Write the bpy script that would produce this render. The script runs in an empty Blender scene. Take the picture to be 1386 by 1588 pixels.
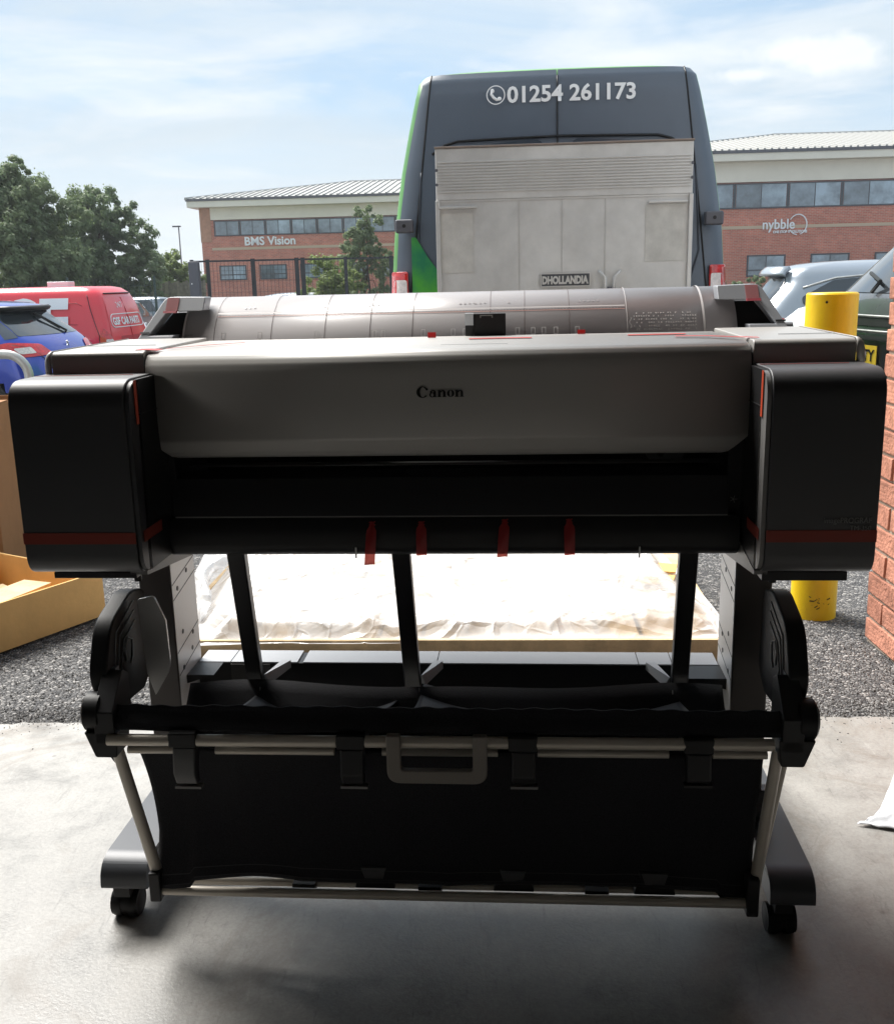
import bpy, bmesh, math, random
from mathutils import Vector, Matrix
R = math.radians
random.seed(7)
scene = bpy.context.scene
COL = scene.collection

# ------------------------------------------------------------------ camera
CAM_H, FOC = 1.14, 1550.0
pitch = math.atan(360.0 / FOC); roll = 0.0235
cam_d = bpy.data.cameras.new("camera"); cam = bpy.data.objects.new("camera", cam_d); COL.objects.link(cam)
cam_d.sensor_fit = 'HORIZONTAL'; cam_d.sensor_width = 36.0; cam_d.lens = 36.0 * FOC / 1386.0
cam_d.clip_start = 0.05; cam_d.clip_end = 3000
f = Vector((0, math.cos(pitch), -math.sin(pitch))); r = Vector((1, 0, 0)); u = r.cross(f)
r2 = r * math.cos(roll) - u * math.sin(roll); u2 = u * math.cos(roll) + r * math.sin(roll)
m = Matrix((r2, u2, -f)).transposed().to_4x4(); m.translation = Vector((0, 0, CAM_H)); cam.matrix_world = m
scene.camera = cam
scene.render.resolution_x = 893; scene.render.resolution_y = 1024

# ------------------------------------------------------------------ world and sun
SUN_EL, SUN_AZ = R(53), R(-44)          # azimuth measured from +Y, negative to the left
world = bpy.data.worlds.new("World"); scene.world = world; world.use_nodes = True
nt = world.node_tree; nt.nodes.clear()
wo = nt.nodes.new('ShaderNodeOutputWorld'); bg = nt.nodes.new('ShaderNodeBackground'); bg.inputs['Strength'].default_value = 0.05
sky = nt.nodes.new('ShaderNodeTexSky'); sky.sky_type = 'NISHITA'; sky.sun_disc = False
sky.sun_elevation = SUN_EL; sky.sun_rotation = SUN_AZ; sky.air_density = 1.0; sky.dust_density = 1.5; sky.ozone_density = 1.5
tc = nt.nodes.new('ShaderNodeTexCoord'); sep = nt.nodes.new('ShaderNodeSeparateXYZ'); nt.links.new(tc.outputs['Generated'], sep.inputs[0])
def wmath(op, a, b):
    n = nt.nodes.new('ShaderNodeMath'); n.operation = op
    for i, v in enumerate((a, b)):
        if hasattr(v, 'links') or hasattr(v, 'is_linked'): nt.links.new(v, n.inputs[i])
        else: n.inputs[i].default_value = v
    return n.outputs[0]
zc = wmath('ADD', wmath('MAXIMUM', sep.outputs['Z'], 0.0), 0.13)          # project directions on a cloud deck
cx = wmath('DIVIDE', sep.outputs['X'], zc); cy = wmath('DIVIDE', sep.outputs['Y'], zc)
cmb = nt.nodes.new('ShaderNodeCombineXYZ'); nt.links.new(cx, cmb.inputs[0]); nt.links.new(cy, cmb.inputs[1])
def wnoise(scale, detail, rough, off, sx=1.0, sy=1.0, dist=0.4):
    mp = nt.nodes.new('ShaderNodeMapping'); mp.inputs['Location'].default_value = (off, off * .7, off * .3); mp.inputs['Scale'].default_value = (sx, sy, 1); mp.inputs['Rotation'].default_value = (0, 0, .25)
    nt.links.new(cmb.outputs[0], mp.inputs[0]); n = nt.nodes.new('ShaderNodeTexNoise'); n.inputs['Scale'].default_value = scale
    n.inputs['Detail'].default_value = detail; n.inputs['Roughness'].default_value = rough; n.inputs['Distortion'].default_value = dist
    nt.links.new(mp.outputs[0], n.inputs['Vector']); return n.outputs['Fac']
def wramp(fac, stops):
    rp = nt.nodes.new('ShaderNodeValToRGB'); e = rp.color_ramp.elements
    for i, (p, c) in enumerate(stops):
        el = e[i] if i < 2 else e.new(p)
        el.position = p; el.color = c
    nt.links.new(fac, rp.inputs[0]); return rp.outputs[0]
def wmix(fac, a, b):
    n = nt.nodes.new('ShaderNodeMixRGB')
    for i, v in enumerate((fac, a, b)):
        if isinstance(v, (tuple, float, int)): n.inputs[i].default_value = v
        else: nt.links.new(v, n.inputs[i])
    return n.outputs[0]
SK_BLUE = (2.05, 2.85, 3.65, 1); SK_VEIL = (3.3, 3.8, 4.2, 1); SK_WHITE = (4.3, 4.5, 4.65, 1)
base = wmix(0.8, sky.outputs[0], SK_BLUE)
veil = wramp(wnoise(.75, 7, .6, 3.1, 1.0, 1.5, .8), [(0.40, (0, 0, 0, 1)), (0.64, (1, 1, 1, 1))])
puff = wramp(wnoise(1.3, 8, .58, 11.4, 1.0, 1.3, .5), [(0.5, (0, 0, 0, 1)), (0.72, (.9, .9, .9, 1))])
grey = wramp(wnoise(.55, 5, .5, 21.0, 1.0, 2.2), [(0.45, (0, 0, 0, 1)), (0.7, (.55, .55, .55, 1))])
c1 = wmix(veil, base, SK_VEIL); c2 = wmix(puff, c1, SK_WHITE); c3 = wmix(grey, c2, (2.85, 3.3, 3.65, 1))
hz = wramp(sep.outputs['Z'], [(0.0, (.85, .85, .85, 1)), (0.16, (0, 0, 0, 1))])
c4 = wmix(hz, c3, (4.05, 4.3, 4.45, 1))
# one brighter cumulus low in the sky to the right
def wvec(op, a, b=None):
    n = nt.nodes.new('ShaderNodeVectorMath'); n.operation = op
    for i, v in enumerate((a, b)):
        if v is None: continue
        if isinstance(v, tuple): n.inputs[i].default_value = v
        else: nt.links.new(v, n.inputs[i])
    return n
cl = None
for (dx_, dz_, rx_, rz_) in ((.300, .186, .036, .013), (.335, .180, .045, .015), (.275, .171, .04, .009)):
    d_ = wvec('SUBTRACT', tc.outputs['Generated'], (dx_, .92, dz_)).outputs[0]; d_ = wvec('MULTIPLY', d_, (1 / rx_, 0, 1 / rz_)).outputs[0]
    L_ = wvec('LENGTH', d_).outputs['Value']; v_ = wmath('SUBTRACT', 1.25, L_)
    cl = v_ if cl is None else wmath('MAXIMUM', cl, v_)
nn_ = nt.nodes.new('ShaderNodeTexNoise'); nn_.inputs['Scale'].default_value = 16; nn_.inputs['Detail'].default_value = 7; nn_.inputs['Roughness'].default_value = .62
nt.links.new(tc.outputs['Generated'], nn_.inputs['Vector'])
cm = wmath('ADD', cl, wmath('MULTIPLY', wmath('SUBTRACT', nn_.outputs['Fac'], .5), 3.2))
cf = wmath('MULTIPLY', wramp(cm, [(.25, (0, 0, 0, 1)), (.85, (1, 1, 1, 1))]), wmath('GREATER_THAN', sep.outputs['Y'], 0.2))
c4 = wmix(wmath('MULTIPLY', cf, .7), c4, (4.7, 4.8, 4.85, 1))
nt.links.new(c4, bg.inputs['Color']); nt.links.new(bg.outputs[0], wo.inputs[0])
sd = bpy.data.lights.new("sun", 'SUN'); sd.energy = 1.85; sd.angle = R(38); sd.color = (1.0, 0.965, 0.91)
sun = bpy.data.objects.new("sun", sd); COL.objects.link(sun)
to_sun = Vector((math.sin(SUN_AZ) * math.cos(SUN_EL), math.cos(SUN_AZ) * math.cos(SUN_EL), math.sin(SUN_EL)))
sun.rotation_euler = to_sun.to_track_quat('Z', 'Y').to_euler(); sun.location = (-20, 10, 30)
vs = scene.view_settings; vs.view_transform = 'Standard'; vs.look = 'None'; vs.exposure = 2.2; vs.gamma = 1.0; vs.use_curve_mapping = False

# ------------------------------------------------------------------ materials
MATS = {}
def mat(name, color, rough=.5, metal=0.0, spec=.5, var=0.0, vscale=5.0, bump=0.0, bscale=60.0, coat=0.0, color2=None, alpha=1.0, detail=5, rnd=0.0, sheen=0.0):
    if name in MATS: return MATS[name]
    mt = bpy.data.materials.new(name); mt.use_nodes = True; n = mt.node_tree; b = n.nodes['Principled BSDF']; MATS[name] = mt
    b.inputs['Roughness'].default_value = rough; b.inputs['Metallic'].default_value = metal
    b.inputs['Specular IOR Level'].default_value = spec; b.inputs['Coat Weight'].default_value = coat; b.inputs['Coat Roughness'].default_value = .05
    b.inputs['Alpha'].default_value = alpha; b.inputs['Sheen Weight'].default_value = sheen
    c = tuple(color) + (1,)
    t = n.nodes.new('ShaderNodeTexCoord'); no = n.nodes.new('ShaderNodeTexNoise'); no.inputs['Scale'].default_value = vscale; no.inputs['Detail'].default_value = detail
    no.inputs['Roughness'].default_value = .65
    n.links.new(t.outputs['Object'], no.inputs['Vector'])
    c2 = tuple(color2) + (1,) if color2 else tuple(max(0, k * (1 - var)) for k in color) + (1,)
    mx = n.nodes.new('ShaderNodeMixRGB'); mx.inputs[1].default_value = c if color2 else tuple(min(1, k * (1 + var)) for k in color) + (1,); mx.inputs[2].default_value = c2
    rp = n.nodes.new('ShaderNodeMapRange'); rp.inputs[1].default_value = .35; rp.inputs[2].default_value = .65
    n.links.new(no.outputs['Fac'], rp.inputs[0]); n.links.new(rp.outputs[0], mx.inputs[0])
    out = mx.outputs[0]
    if rnd:
        oi = n.nodes.new('ShaderNodeObjectInfo'); hs = n.nodes.new('ShaderNodeHueSaturation')
        mr = n.nodes.new('ShaderNodeMapRange'); mr.inputs[3].default_value = 1 - rnd; mr.inputs[4].default_value = 1 + rnd
        n.links.new(oi.outputs['Random'], mr.inputs[0]); n.links.new(mr.outputs[0], hs.inputs['Value']); n.links.new(out, hs.inputs['Color']); out = hs.outputs[0]
    n.links.new(out, b.inputs['Base Color'])
    if bump:
        nb = n.nodes.new('ShaderNodeTexNoise'); nb.inputs['Scale'].default_value = bscale; nb.inputs['Detail'].default_value = 4
        n.links.new(t.outputs['Object'], nb.inputs['Vector']); bp = n.nodes.new('ShaderNodeBump'); bp.inputs['Strength'].default_value = bump; bp.inputs['Distance'].default_value = .01
        n.links.new(nb.outputs['Fac'], bp.inputs['Height']); n.links.new(bp.outputs[0], b.inputs['Normal'])
    return mt

def node(n, typ, ins=(), **kw):
    nd = n.nodes.new(typ)
    for k, v in kw.items(): setattr(nd, k, v)
    for k, v in dict(ins).items():
        if isinstance(v, bpy.types.NodeSocket): n.links.new(v, nd.inputs[k])
        else: nd.inputs[k].default_value = v
    return nd
def ramp(n, fac, stops):
    rp = n.nodes.new('ShaderNodeValToRGB'); e = rp.color_ramp.elements
    for i, (p, c) in enumerate(stops):
        el = e[i] if i < 2 else e.new(p)
        el.position = p; el.color = tuple(c) + (1,) if len(c) == 3 else c
    n.links.new(fac, rp.inputs[0]); return rp.outputs[0]
def g3(v): return (v, v, v)

def concrete():
    mt = bpy.data.materials.new('concrete'); mt.use_nodes = True; n = mt.node_tree; b = n.nodes['Principled BSDF']
    t = node(n, 'ShaderNodeTexCoord').outputs['Object']
    big = node(n, 'ShaderNodeTexNoise', {'Vector': t, 'Scale': 1.1, 'Detail': 6, 'Roughness': .6, 'Distortion': .6}).outputs['Fac']
    mid = node(n, 'ShaderNodeTexNoise', {'Vector': t, 'Scale': 7, 'Detail': 8, 'Roughness': .72}).outputs['Fac']
    fin = node(n, 'ShaderNodeTexNoise', {'Vector': t, 'Scale': 160, 'Detail': 3, 'Roughness': .7}).outputs['Fac']
    c = ramp(n, big, [(.3, (.275, .266, .25)), (.55, (.345, .335, .315)), (.72, (.41, .40, .375))])
    c = node(n, 'ShaderNodeMixRGB', {0: 1.0, 1: c, 2: ramp(n, mid, [(.32, g3(.72)), (.5, g3(1)), (.7, g3(1.12))])}, blend_type='MULTIPLY').outputs[0]
    c = node(n, 'ShaderNodeMixRGB', {0: 1.0, 1: c, 2: ramp(n, fin, [(.3, g3(.86)), (.7, g3(1.1))])}, blend_type='MULTIPLY').outputs[0]
    # thin wandering crack lines and dark specks
    warp = node(n, 'ShaderNodeMixRGB', {0: .12, 1: t, 2: node(n, 'ShaderNodeTexNoise', {'Vector': t, 'Scale': 4, 'Detail': 4}).outputs['Color']}).outputs[0]
    vo = node(n, 'ShaderNodeTexVoronoi', {'Vector': warp, 'Scale': 1.6}, feature='DISTANCE_TO_EDGE').outputs[0]
    cr = ramp(n, vo, [(0.0, g3(.8)), (.004, g3(1))])
    msk = ramp(n, node(n, 'ShaderNodeTexNoise', {'Vector': t, 'Scale': 2.3, 'Detail': 2}).outputs['Fac'], [(.5, g3(0)), (.58, g3(.7))])
    c = node(n, 'ShaderNodeMixRGB', {0: msk, 1: c, 2: node(n, 'ShaderNodeMixRGB', {0: 1.0, 1: c, 2: cr}, blend_type='MULTIPLY').outputs[0]}).outputs[0]
    sp = node(n, 'ShaderNodeTexVoronoi', {'Vector': t, 'Scale': 14, 'Randomness': 1.0}).outputs['Distance']
    spn = node(n, 'ShaderNodeTexNoise', {'Vector': t, 'Scale': 3.1, 'Detail': 3}).outputs['Fac']
    sm = node(n, 'ShaderNodeMath', {0: ramp(n, sp, [(.05, g3(1)), (.10, g3(0))]), 1: ramp(n, spn, [(.55, g3(0)), (.64, g3(.75))])}, operation='MULTIPLY').outputs[0]
    c = node(n, 'ShaderNodeMixRGB', {0: sm, 1: c, 2: (.10, .09, .08, 1)}).outputs[0]
    sc1 = node(n, 'ShaderNodeMapping', {'Vector': t, 'Scale': (6, 1.2, 1), 'Rotation': (0, 0, .5)}).outputs[0]
    scr = node(n, 'ShaderNodeTexNoise', {'Vector': sc1, 'Scale': 5, 'Detail': 8, 'Roughness': .8, 'Distortion': 1.2}).outputs['Fac']
    c = node(n, 'ShaderNodeMixRGB', {0: 1.0, 1: c, 2: ramp(n, scr, [(.34, g3(.70)), (.44, g3(1)), (.60, g3(1.0)), (.68, g3(1.22))])}, blend_type='MULTIPLY').outputs[0]
    st = node(n, 'ShaderNodeTexNoise', {'Vector': t, 'Scale': 2.6, 'Detail': 9, 'Roughness': .75, 'Distortion': .9}).outputs['Fac']
    c = node(n, 'ShaderNodeMixRGB', {0: ramp(n, st, [(.53, g3(0)), (.64, g3(.6))]), 1: c, 2: (.21, .18, .15, 1)}).outputs[0]
    n.links.new(c, b.inputs['Base Color'])
    rg = node(n, 'ShaderNodeMapRange', {0: mid, 1: .3, 2: .7, 3: .26, 4: .50}).outputs[0]; n.links.new(rg, b.inputs['Roughness']); b.inputs['Specular IOR Level'].default_value = .6
    h = node(n, 'ShaderNodeMath', {0: mid, 1: fin}, operation='ADD').outputs[0]
    bp = node(n, 'ShaderNodeBump', {'Strength': .12, 'Distance': .004, 'Height': h}).outputs[0]; n.links.new(bp, b.inputs['Normal'])
    return mt
def asphalt():
    mt = bpy.data.materials.new('asphalt'); mt.use_nodes = True; n = mt.node_tree; b = n.nodes['Principled BSDF']
    t = node(n, 'ShaderNodeTexCoord').outputs['Object']
    v = node(n, 'ShaderNodeTexVoronoi', {'Vector': t, 'Scale': 95, 'Randomness': 1.0})
    v2 = node(n, 'ShaderNodeTexVoronoi', {'Vector': t, 'Scale': 95, 'Randomness': 1.0}, feature='DISTANCE_TO_EDGE')
    chip = node(n, 'ShaderNodeSeparateColor', {0: v.outputs['Color']}).outputs[0]
    c = ramp(n, chip, [(0, (.055, .055, .06)), (.5, (.15, .148, .148)), (.8, (.25, .242, .235)), (1, (.40, .385, .37))])
    e = ramp(n, v2.outputs[0], [(.0, g3(.12)), (.16, g3(1))])
    c = node(n, 'ShaderNodeMixRGB', {0: 1.0, 1: c, 2: e}, blend_type='MULTIPLY').outputs[0]
    big = node(n, 'ShaderNodeTexNoise', {'Vector': t, 'Scale': .8, 'Detail': 5}).outputs['Fac']
    c = node(n, 'ShaderNodeMixRGB', {0: 1.0, 1: c, 2: ramp(n, big, [(.3, g3(.85)), (.7, g3(1.15))])}, blend_type='MULTIPLY').outputs[0]
    n.links.new(c, b.inputs['Base Color']); b.inputs['Roughness'].default_value = .8
    hh = node(n, 'ShaderNodeMath', {0: ramp(n, v2.outputs[0], [(0, g3(0)), (.3, g3(.8))]), 1: chip}, operation='ADD').outputs[0]
    bp = node(n, 'ShaderNodeBump', {'Strength': .8, 'Distance': .006, 'Height': hh}).outputs[0]; n.links.new(bp, b.inputs['Normal'])
    return mt
def brickwork(name='far_brickwork', axis='X'):
    mt = bpy.data.materials.new(name); mt.use_nodes = True; n = mt.node_tree; b = n.nodes['Principled BSDF']
    t = node(n, 'ShaderNodeTexCoord').outputs['Object']; s = node(n, 'ShaderNodeSeparateXYZ', {0: t})
    v = node(n, 'ShaderNodeCombineXYZ', {0: s.outputs[axis], 1: s.outputs['Z']}).outputs[0]
    br = node(n, 'ShaderNodeTexBrick', {'Vector': v, 'Color1': (.60, .19, .12, 1), 'Color2': (.47, .14, .09, 1), 'Mortar': (.5, .34, .28, 1), 'Scale': 1.0, 'Mortar Size': .009, 'Brick Width': .225, 'Row Height': .075})
    no = node(n, 'ShaderNodeTexNoise', {'Vector': t, 'Scale': .9, 'Detail': 8, 'Roughness': .7}).outputs['Fac']
    c = node(n, 'ShaderNodeMixRGB', {0: 1.0, 1: br.outputs[0], 2: ramp(n, no, [(.3, g3(.78)), (.7, g3(1.2))])}, blend_type='MULTIPLY').outputs[0]
    n.links.new(c, b.inputs['Base Color']); b.inputs['Roughness'].default_value = .9
    return mt
def leafmat(name, c1, c2):
    mt = bpy.data.materials.new(name); mt.use_nodes = True; n = mt.node_tree; b = n.nodes['Principled BSDF']
    t = node(n, 'ShaderNodeTexCoord').outputs['Object']
    no = node(n, 'ShaderNodeTexNoise', {'Vector': t, 'Scale': 1.2, 'Detail': 6, 'Roughness': .8}).outputs['Fac']
    c = ramp(n, no, [(.3, c1), (.7, c2)])
    n.links.new(c, b.inputs['Base Color']); b.inputs['Roughness'].default_value = .55
    tr = node(n, 'ShaderNodeBsdfTranslucent', {'Color': c}); ms = node(n, 'ShaderNodeMixShader', {0: .5, 1: b.outputs[0], 2: tr.outputs[0]})
    n.links.new(ms.outputs[0], n.nodes['Material Output'].inputs[0]); return mt
def film_mat():
    mt = bpy.data.materials.new('plastic_film'); mt.use_nodes = True; n = mt.node_tree; b = n.nodes['Principled BSDF']
    b.inputs['Base Color'].default_value = (.93, .93, .93, 1); b.inputs['Roughness'].default_value = .22; b.inputs['Specular IOR Level'].default_value = .8
    t = node(n, 'ShaderNodeTexCoord').outputs['Object']
    no = node(n, 'ShaderNodeTexNoise', {'Vector': t, 'Scale': 2.6, 'Detail': 6, 'Roughness': .6, 'Distortion': 1.3}).outputs['Fac']
    wv = node(n, 'ShaderNodeTexNoise', {'Vector': t, 'Scale': 2.2, 'Detail': 3, 'Distortion': 2.5}).outputs['Fac']
    a = ramp(n, no, [(.34, g3(.55)), (.42, g3(.80)), (.54, g3(.95))])
    tp = node(n, 'ShaderNodeBsdfTransparent'); tl = node(n, 'ShaderNodeBsdfTranslucent', {'Color': (.9, .92, .95, 1)})
    m1 = node(n, 'ShaderNodeMixShader', {0: .25, 1: b.outputs[0], 2: tl.outputs[0]}); m2 = node(n, 'ShaderNodeMixShader', {0: a, 1: tp.outputs[0], 2: m1.outputs[0]})
    n.links.new(m2.outputs[0], n.nodes['Material Output'].inputs[0])
    wd = node(n, 'ShaderNodeMixRGB', {0: .22, 1: t, 2: node(n, 'ShaderNodeTexNoise', {'Vector': t, 'Scale': 2.4, 'Detail': 3}).outputs['Color']}).outputs[0]
    e1 = node(n, 'ShaderNodeTexVoronoi', {'Vector': wd, 'Scale': 5.5}, feature='DISTANCE_TO_EDGE').outputs[0]
    e2 = node(n, 'ShaderNodeTexVoronoi', {'Vector': wd, 'Scale': 15}, feature='DISTANCE_TO_EDGE').outputs[0]
    h1 = node(n, 'ShaderNodeMath', {0: ramp(n, e1, [(0, g3(1)), (.09, g3(0))]), 1: node(n, 'ShaderNodeMath', {0: ramp(n, e2, [(0, g3(.35)), (.1, g3(0))]), 1: .6}, operation='MULTIPLY').outputs[0]}, operation='ADD').outputs[0]
    h = node(n, 'ShaderNodeMath', {0: h1, 1: node(n, 'ShaderNodeMath', {0: wv, 1: 1.5}, operation='MULTIPLY').outputs[0]}, operation='ADD').outputs[0]
    bp = node(n, 'ShaderNodeBump', {'Strength': .55, 'Distance': .012, 'Height': h}).outputs[0]; n.links.new(bp, b.inputs['Normal']); n.links.new(bp, tl.inputs['Normal'])
    return mt
def smoke_mat():
    mt = bpy.data.materials.new('smoked_plastic'); mt.use_nodes = True; n = mt.node_tree; b = n.nodes['Principled BSDF']
    b.inputs['Base Color'].default_value = (.68, .65, .655, 1); b.inputs['Roughness'].default_value = .32; b.inputs['Coat Weight'].default_value = .25; b.inputs['Coat Roughness'].default_value = .2
    tp = node(n, 'ShaderNodeBsdfTransparent', {'Color': (.5, .48, .5, 1)}); m2 = node(n, 'ShaderNodeMixShader', {0: .78, 1: tp.outputs[0], 2: b.outputs[0]})
    n.links.new(m2.outputs[0], n.nodes['Material Output'].inputs[0]); return mt
def film_tape(name, col, a):
    mt = bpy.data.materials.new(name); mt.use_nodes = True; n = mt.node_tree; b = n.nodes['Principled BSDF']
    b.inputs['Base Color'].default_value = col + (1,); b.inputs['Roughness'].default_value = .35
    tl = node(n, 'ShaderNodeBsdfTranslucent', {'Color': col + (1,)}); m1 = node(n, 'ShaderNodeMixShader', {0: .4, 1: b.outputs[0], 2: tl.outputs[0]})
    tp = node(n, 'ShaderNodeBsdfTransparent', {'Color': (1, .25, .2, 1)}); m2 = node(n, 'ShaderNodeMixShader', {0: a, 1: tp.outputs[0], 2: m1.outputs[0]})
    n.links.new(m2.outputs[0], n.nodes['Material Output'].inputs[0]); return mt
CONC, ASPH, FARBRICK, FARBRICK_Y = concrete(), asphalt(), brickwork(), brickwork('far_brickwork_side', 'Y')
SILVER = mat('champagne_paint', (.52, .505, .48), .48, .1, .5, .025, 3, coat=.45)
MATS['champagne_paint'].node_tree.nodes['Principled BSDF'].inputs['Coat Roughness'].default_value = .28
DGREY = mat('charcoal_shell', (.014, .014, .017), .55, 0, .8, .05, 4, .04, 900, coat=.6)
MATS['charcoal_shell'].node_tree.nodes['Principled BSDF'].inputs['Coat Roughness'].default_value = .5
BLACKP = mat('black_plastic', (.008, .008, .009), .5, 0, .4)
BLACKM = mat('black_metal', (.018, .018, .02), .42, .1, .45)
GREYM = mat('grey_steel_paint', (.23, .225, .22), .45, .1, .5, .03, 5)
BEIGEM = mat('satin_aluminium', (.62, .57, .50), .42, .35, .5, .03, 8)
HOLD = mat('slate_plastic', (.33, .345, .37), .42, 0, .5, .03)
HANDLEG = mat('warm_grey_plastic', (.24, .215, .19), .5)
FABRIC = mat('black_fabric', (.016, .016, .02), .85, 0, .25, .5, 500, .3, 700, sheen=.15)
SLING = mat('black_satin_cloth', (.03, .031, .037), .42, 0, .5, .1, 30)
TAPE = film_tape('red_tape', (.50, .04, .04), .85); TAPED = mat('dull_red_tape', (.26, .035, .02), .4)
SMOKE, FILM = smoke_mat(), film_mat()
RUBBER = mat('tyre_rubber', (.02, .02, .02), .8)
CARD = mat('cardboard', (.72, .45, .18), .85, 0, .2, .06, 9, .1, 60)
CARDSHADE = mat('shaded_cardboard', (.36, .19, .09), .85, 0, .2, .06, 9, .1, 60)  # cardboard with shade put into its colour, for the face turned from the light
PINE = mat('pale_pine', (.66, .49, .29), .7, 0, .3, .16, 14, .2, 90, rnd=.1)
YELLOW = mat('yellow_paint', (.90, .60, .006), .38, 0, .5, .06, 7, .12, 30)
BRICKM = mat('red_brick', (.50, .225, .155), .88, 0, .3, .22, 24, .6, 90, rnd=.16)
MORTAR = mat('mortar', (.43, .36, .29), .95, 0, .2, .12, 60, .4, 120)
GLASS = mat('dark_window_glass', (.04, .055, .065), .06, 0, .8, .1, .7)
CARGLASS = mat('car_glass', (.03, .035, .04), .05, 0, .9, coat=.5)
GLASSBLUE = mat('office_glass_sky', (.20, .255, .30), .10, 0, .9, .45, .8, rnd=.45)  # pale sky reflection put into the glass colour, varied from pane to pane
WFRAME = mat('window_frame_paint', (.06, .065, .075), .5)
CREAM = mat('cream_cladding', (.80, .75, .64), .6, 0, .3, .05, .6)
ROOFM = mat('pale_roof_sheet', (.38, .375, .355), .55, .1, .4, .08, .8)
GUTTER = mat('gutter_grey', (.10, .10, .115), .5)
STONE = mat('sandstone_band', (.55, .42, .30), .85)
WHITE = mat('white_print', (.85, .85, .85), .5)
WHITEP = mat('white_car_paint', (.78, .79, .80), .3, 0, .5, coat=.6)
VANGREY = mat('slate_van_wrap', (.105, .13, .165), .42, 0, .5, .05, 2)
VANGREEN = mat('green_van_wrap', (.12, .33, .09), .42, 0, .5, .18, 2)
GREENFADE = mat('green_swirl_wrap', (.12, .52, .05), .3, 0, .5, 0, 2.2, coat=.4, color2=(.03, .25, .12))
ALU = mat('worn_aluminium', (.60, .585, .56), .5, .2, .5, .15, 2.2, .1, 200, detail=8)
ALUL = mat('bright_aluminium', (.64, .625, .60), .42, .4, .5, .06, 4)
REDP = mat('red_car_paint', (.80, .035, .05), .28, 0, .5, .03, 1, coat=.7)
BLUEP = mat('blue_car_paint', (.025, .06, .42), .22, .3, .5, .03, 1, coat=1)
SILVP = mat('silver_blue_car_paint', (.36, .39, .43), .3, .4, .5, .03, 1, coat=.8)
DARKP = mat('dark_grey_car_paint', (.085, .088, .095), .25, .1, .5, .05, 1, coat=1)
GREYP = mat('mid_grey_car_paint', (.25, .28, .31), .3, .4, .5, coat=.7)
LAMPR = mat('red_lamp', (.62, .02, .02), .12, 0, .6, .3, 22, .3, 40, coat=.8)
LAMPC = mat('clear_lamp', (.75, .66, .62), .12, 0, .6, .2, 40, .3, 50, coat=.8)
PLATEY = mat('yellow_plate', (.80, .56, .05), .4)
INK = mat('black_ink', (.006, .006, .007), .5)
LEAF1 = leafmat('leaf_mid', (.12, .175, .075), (.27, .33, .17)); LEAF2 = leafmat('leaf_deep', (.10, .16, .07), (.24, .30, .15))
LEAF3 = leafmat('leaf_light', (.13, .19, .05), (.28, .34, .11))
BARK = mat('bark', (.09, .07, .05), .9, 0, .2, .3, 12, .5, 30)
GRASSM = mat('grass', (.10, .15, .035), .9, 0, .2, .35, 3)
WOODF = mat('weathered_fence_wood', (.24, .21, .165), .9, 0, .2, .25, 6, .2, 40, rnd=.15)
FENCEM = mat('fence_black', (.02, .022, .026), .5)
FENCEG = mat('fence_green', (.03, .06, .05), .5)
GALV = mat('galvanised_tube', (.50, .50, .48), .42, .5, .5, .12, 20)
PAINTW = mat('interior_wall_paint', (.40, .39, .37), .8, 0, .3, .05, 1)
PEBBLE = mat('stone_chip', (.20, .195, .19), .85, 0, .3, .7, 60)
BAGM = mat('white_poly_bag', (.80, .82, .86), .3, 0, .6, .05, 10, .5, 25)
CLEARB = film_tape('unused_clear', (.8, .8, .8), .5)

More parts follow.
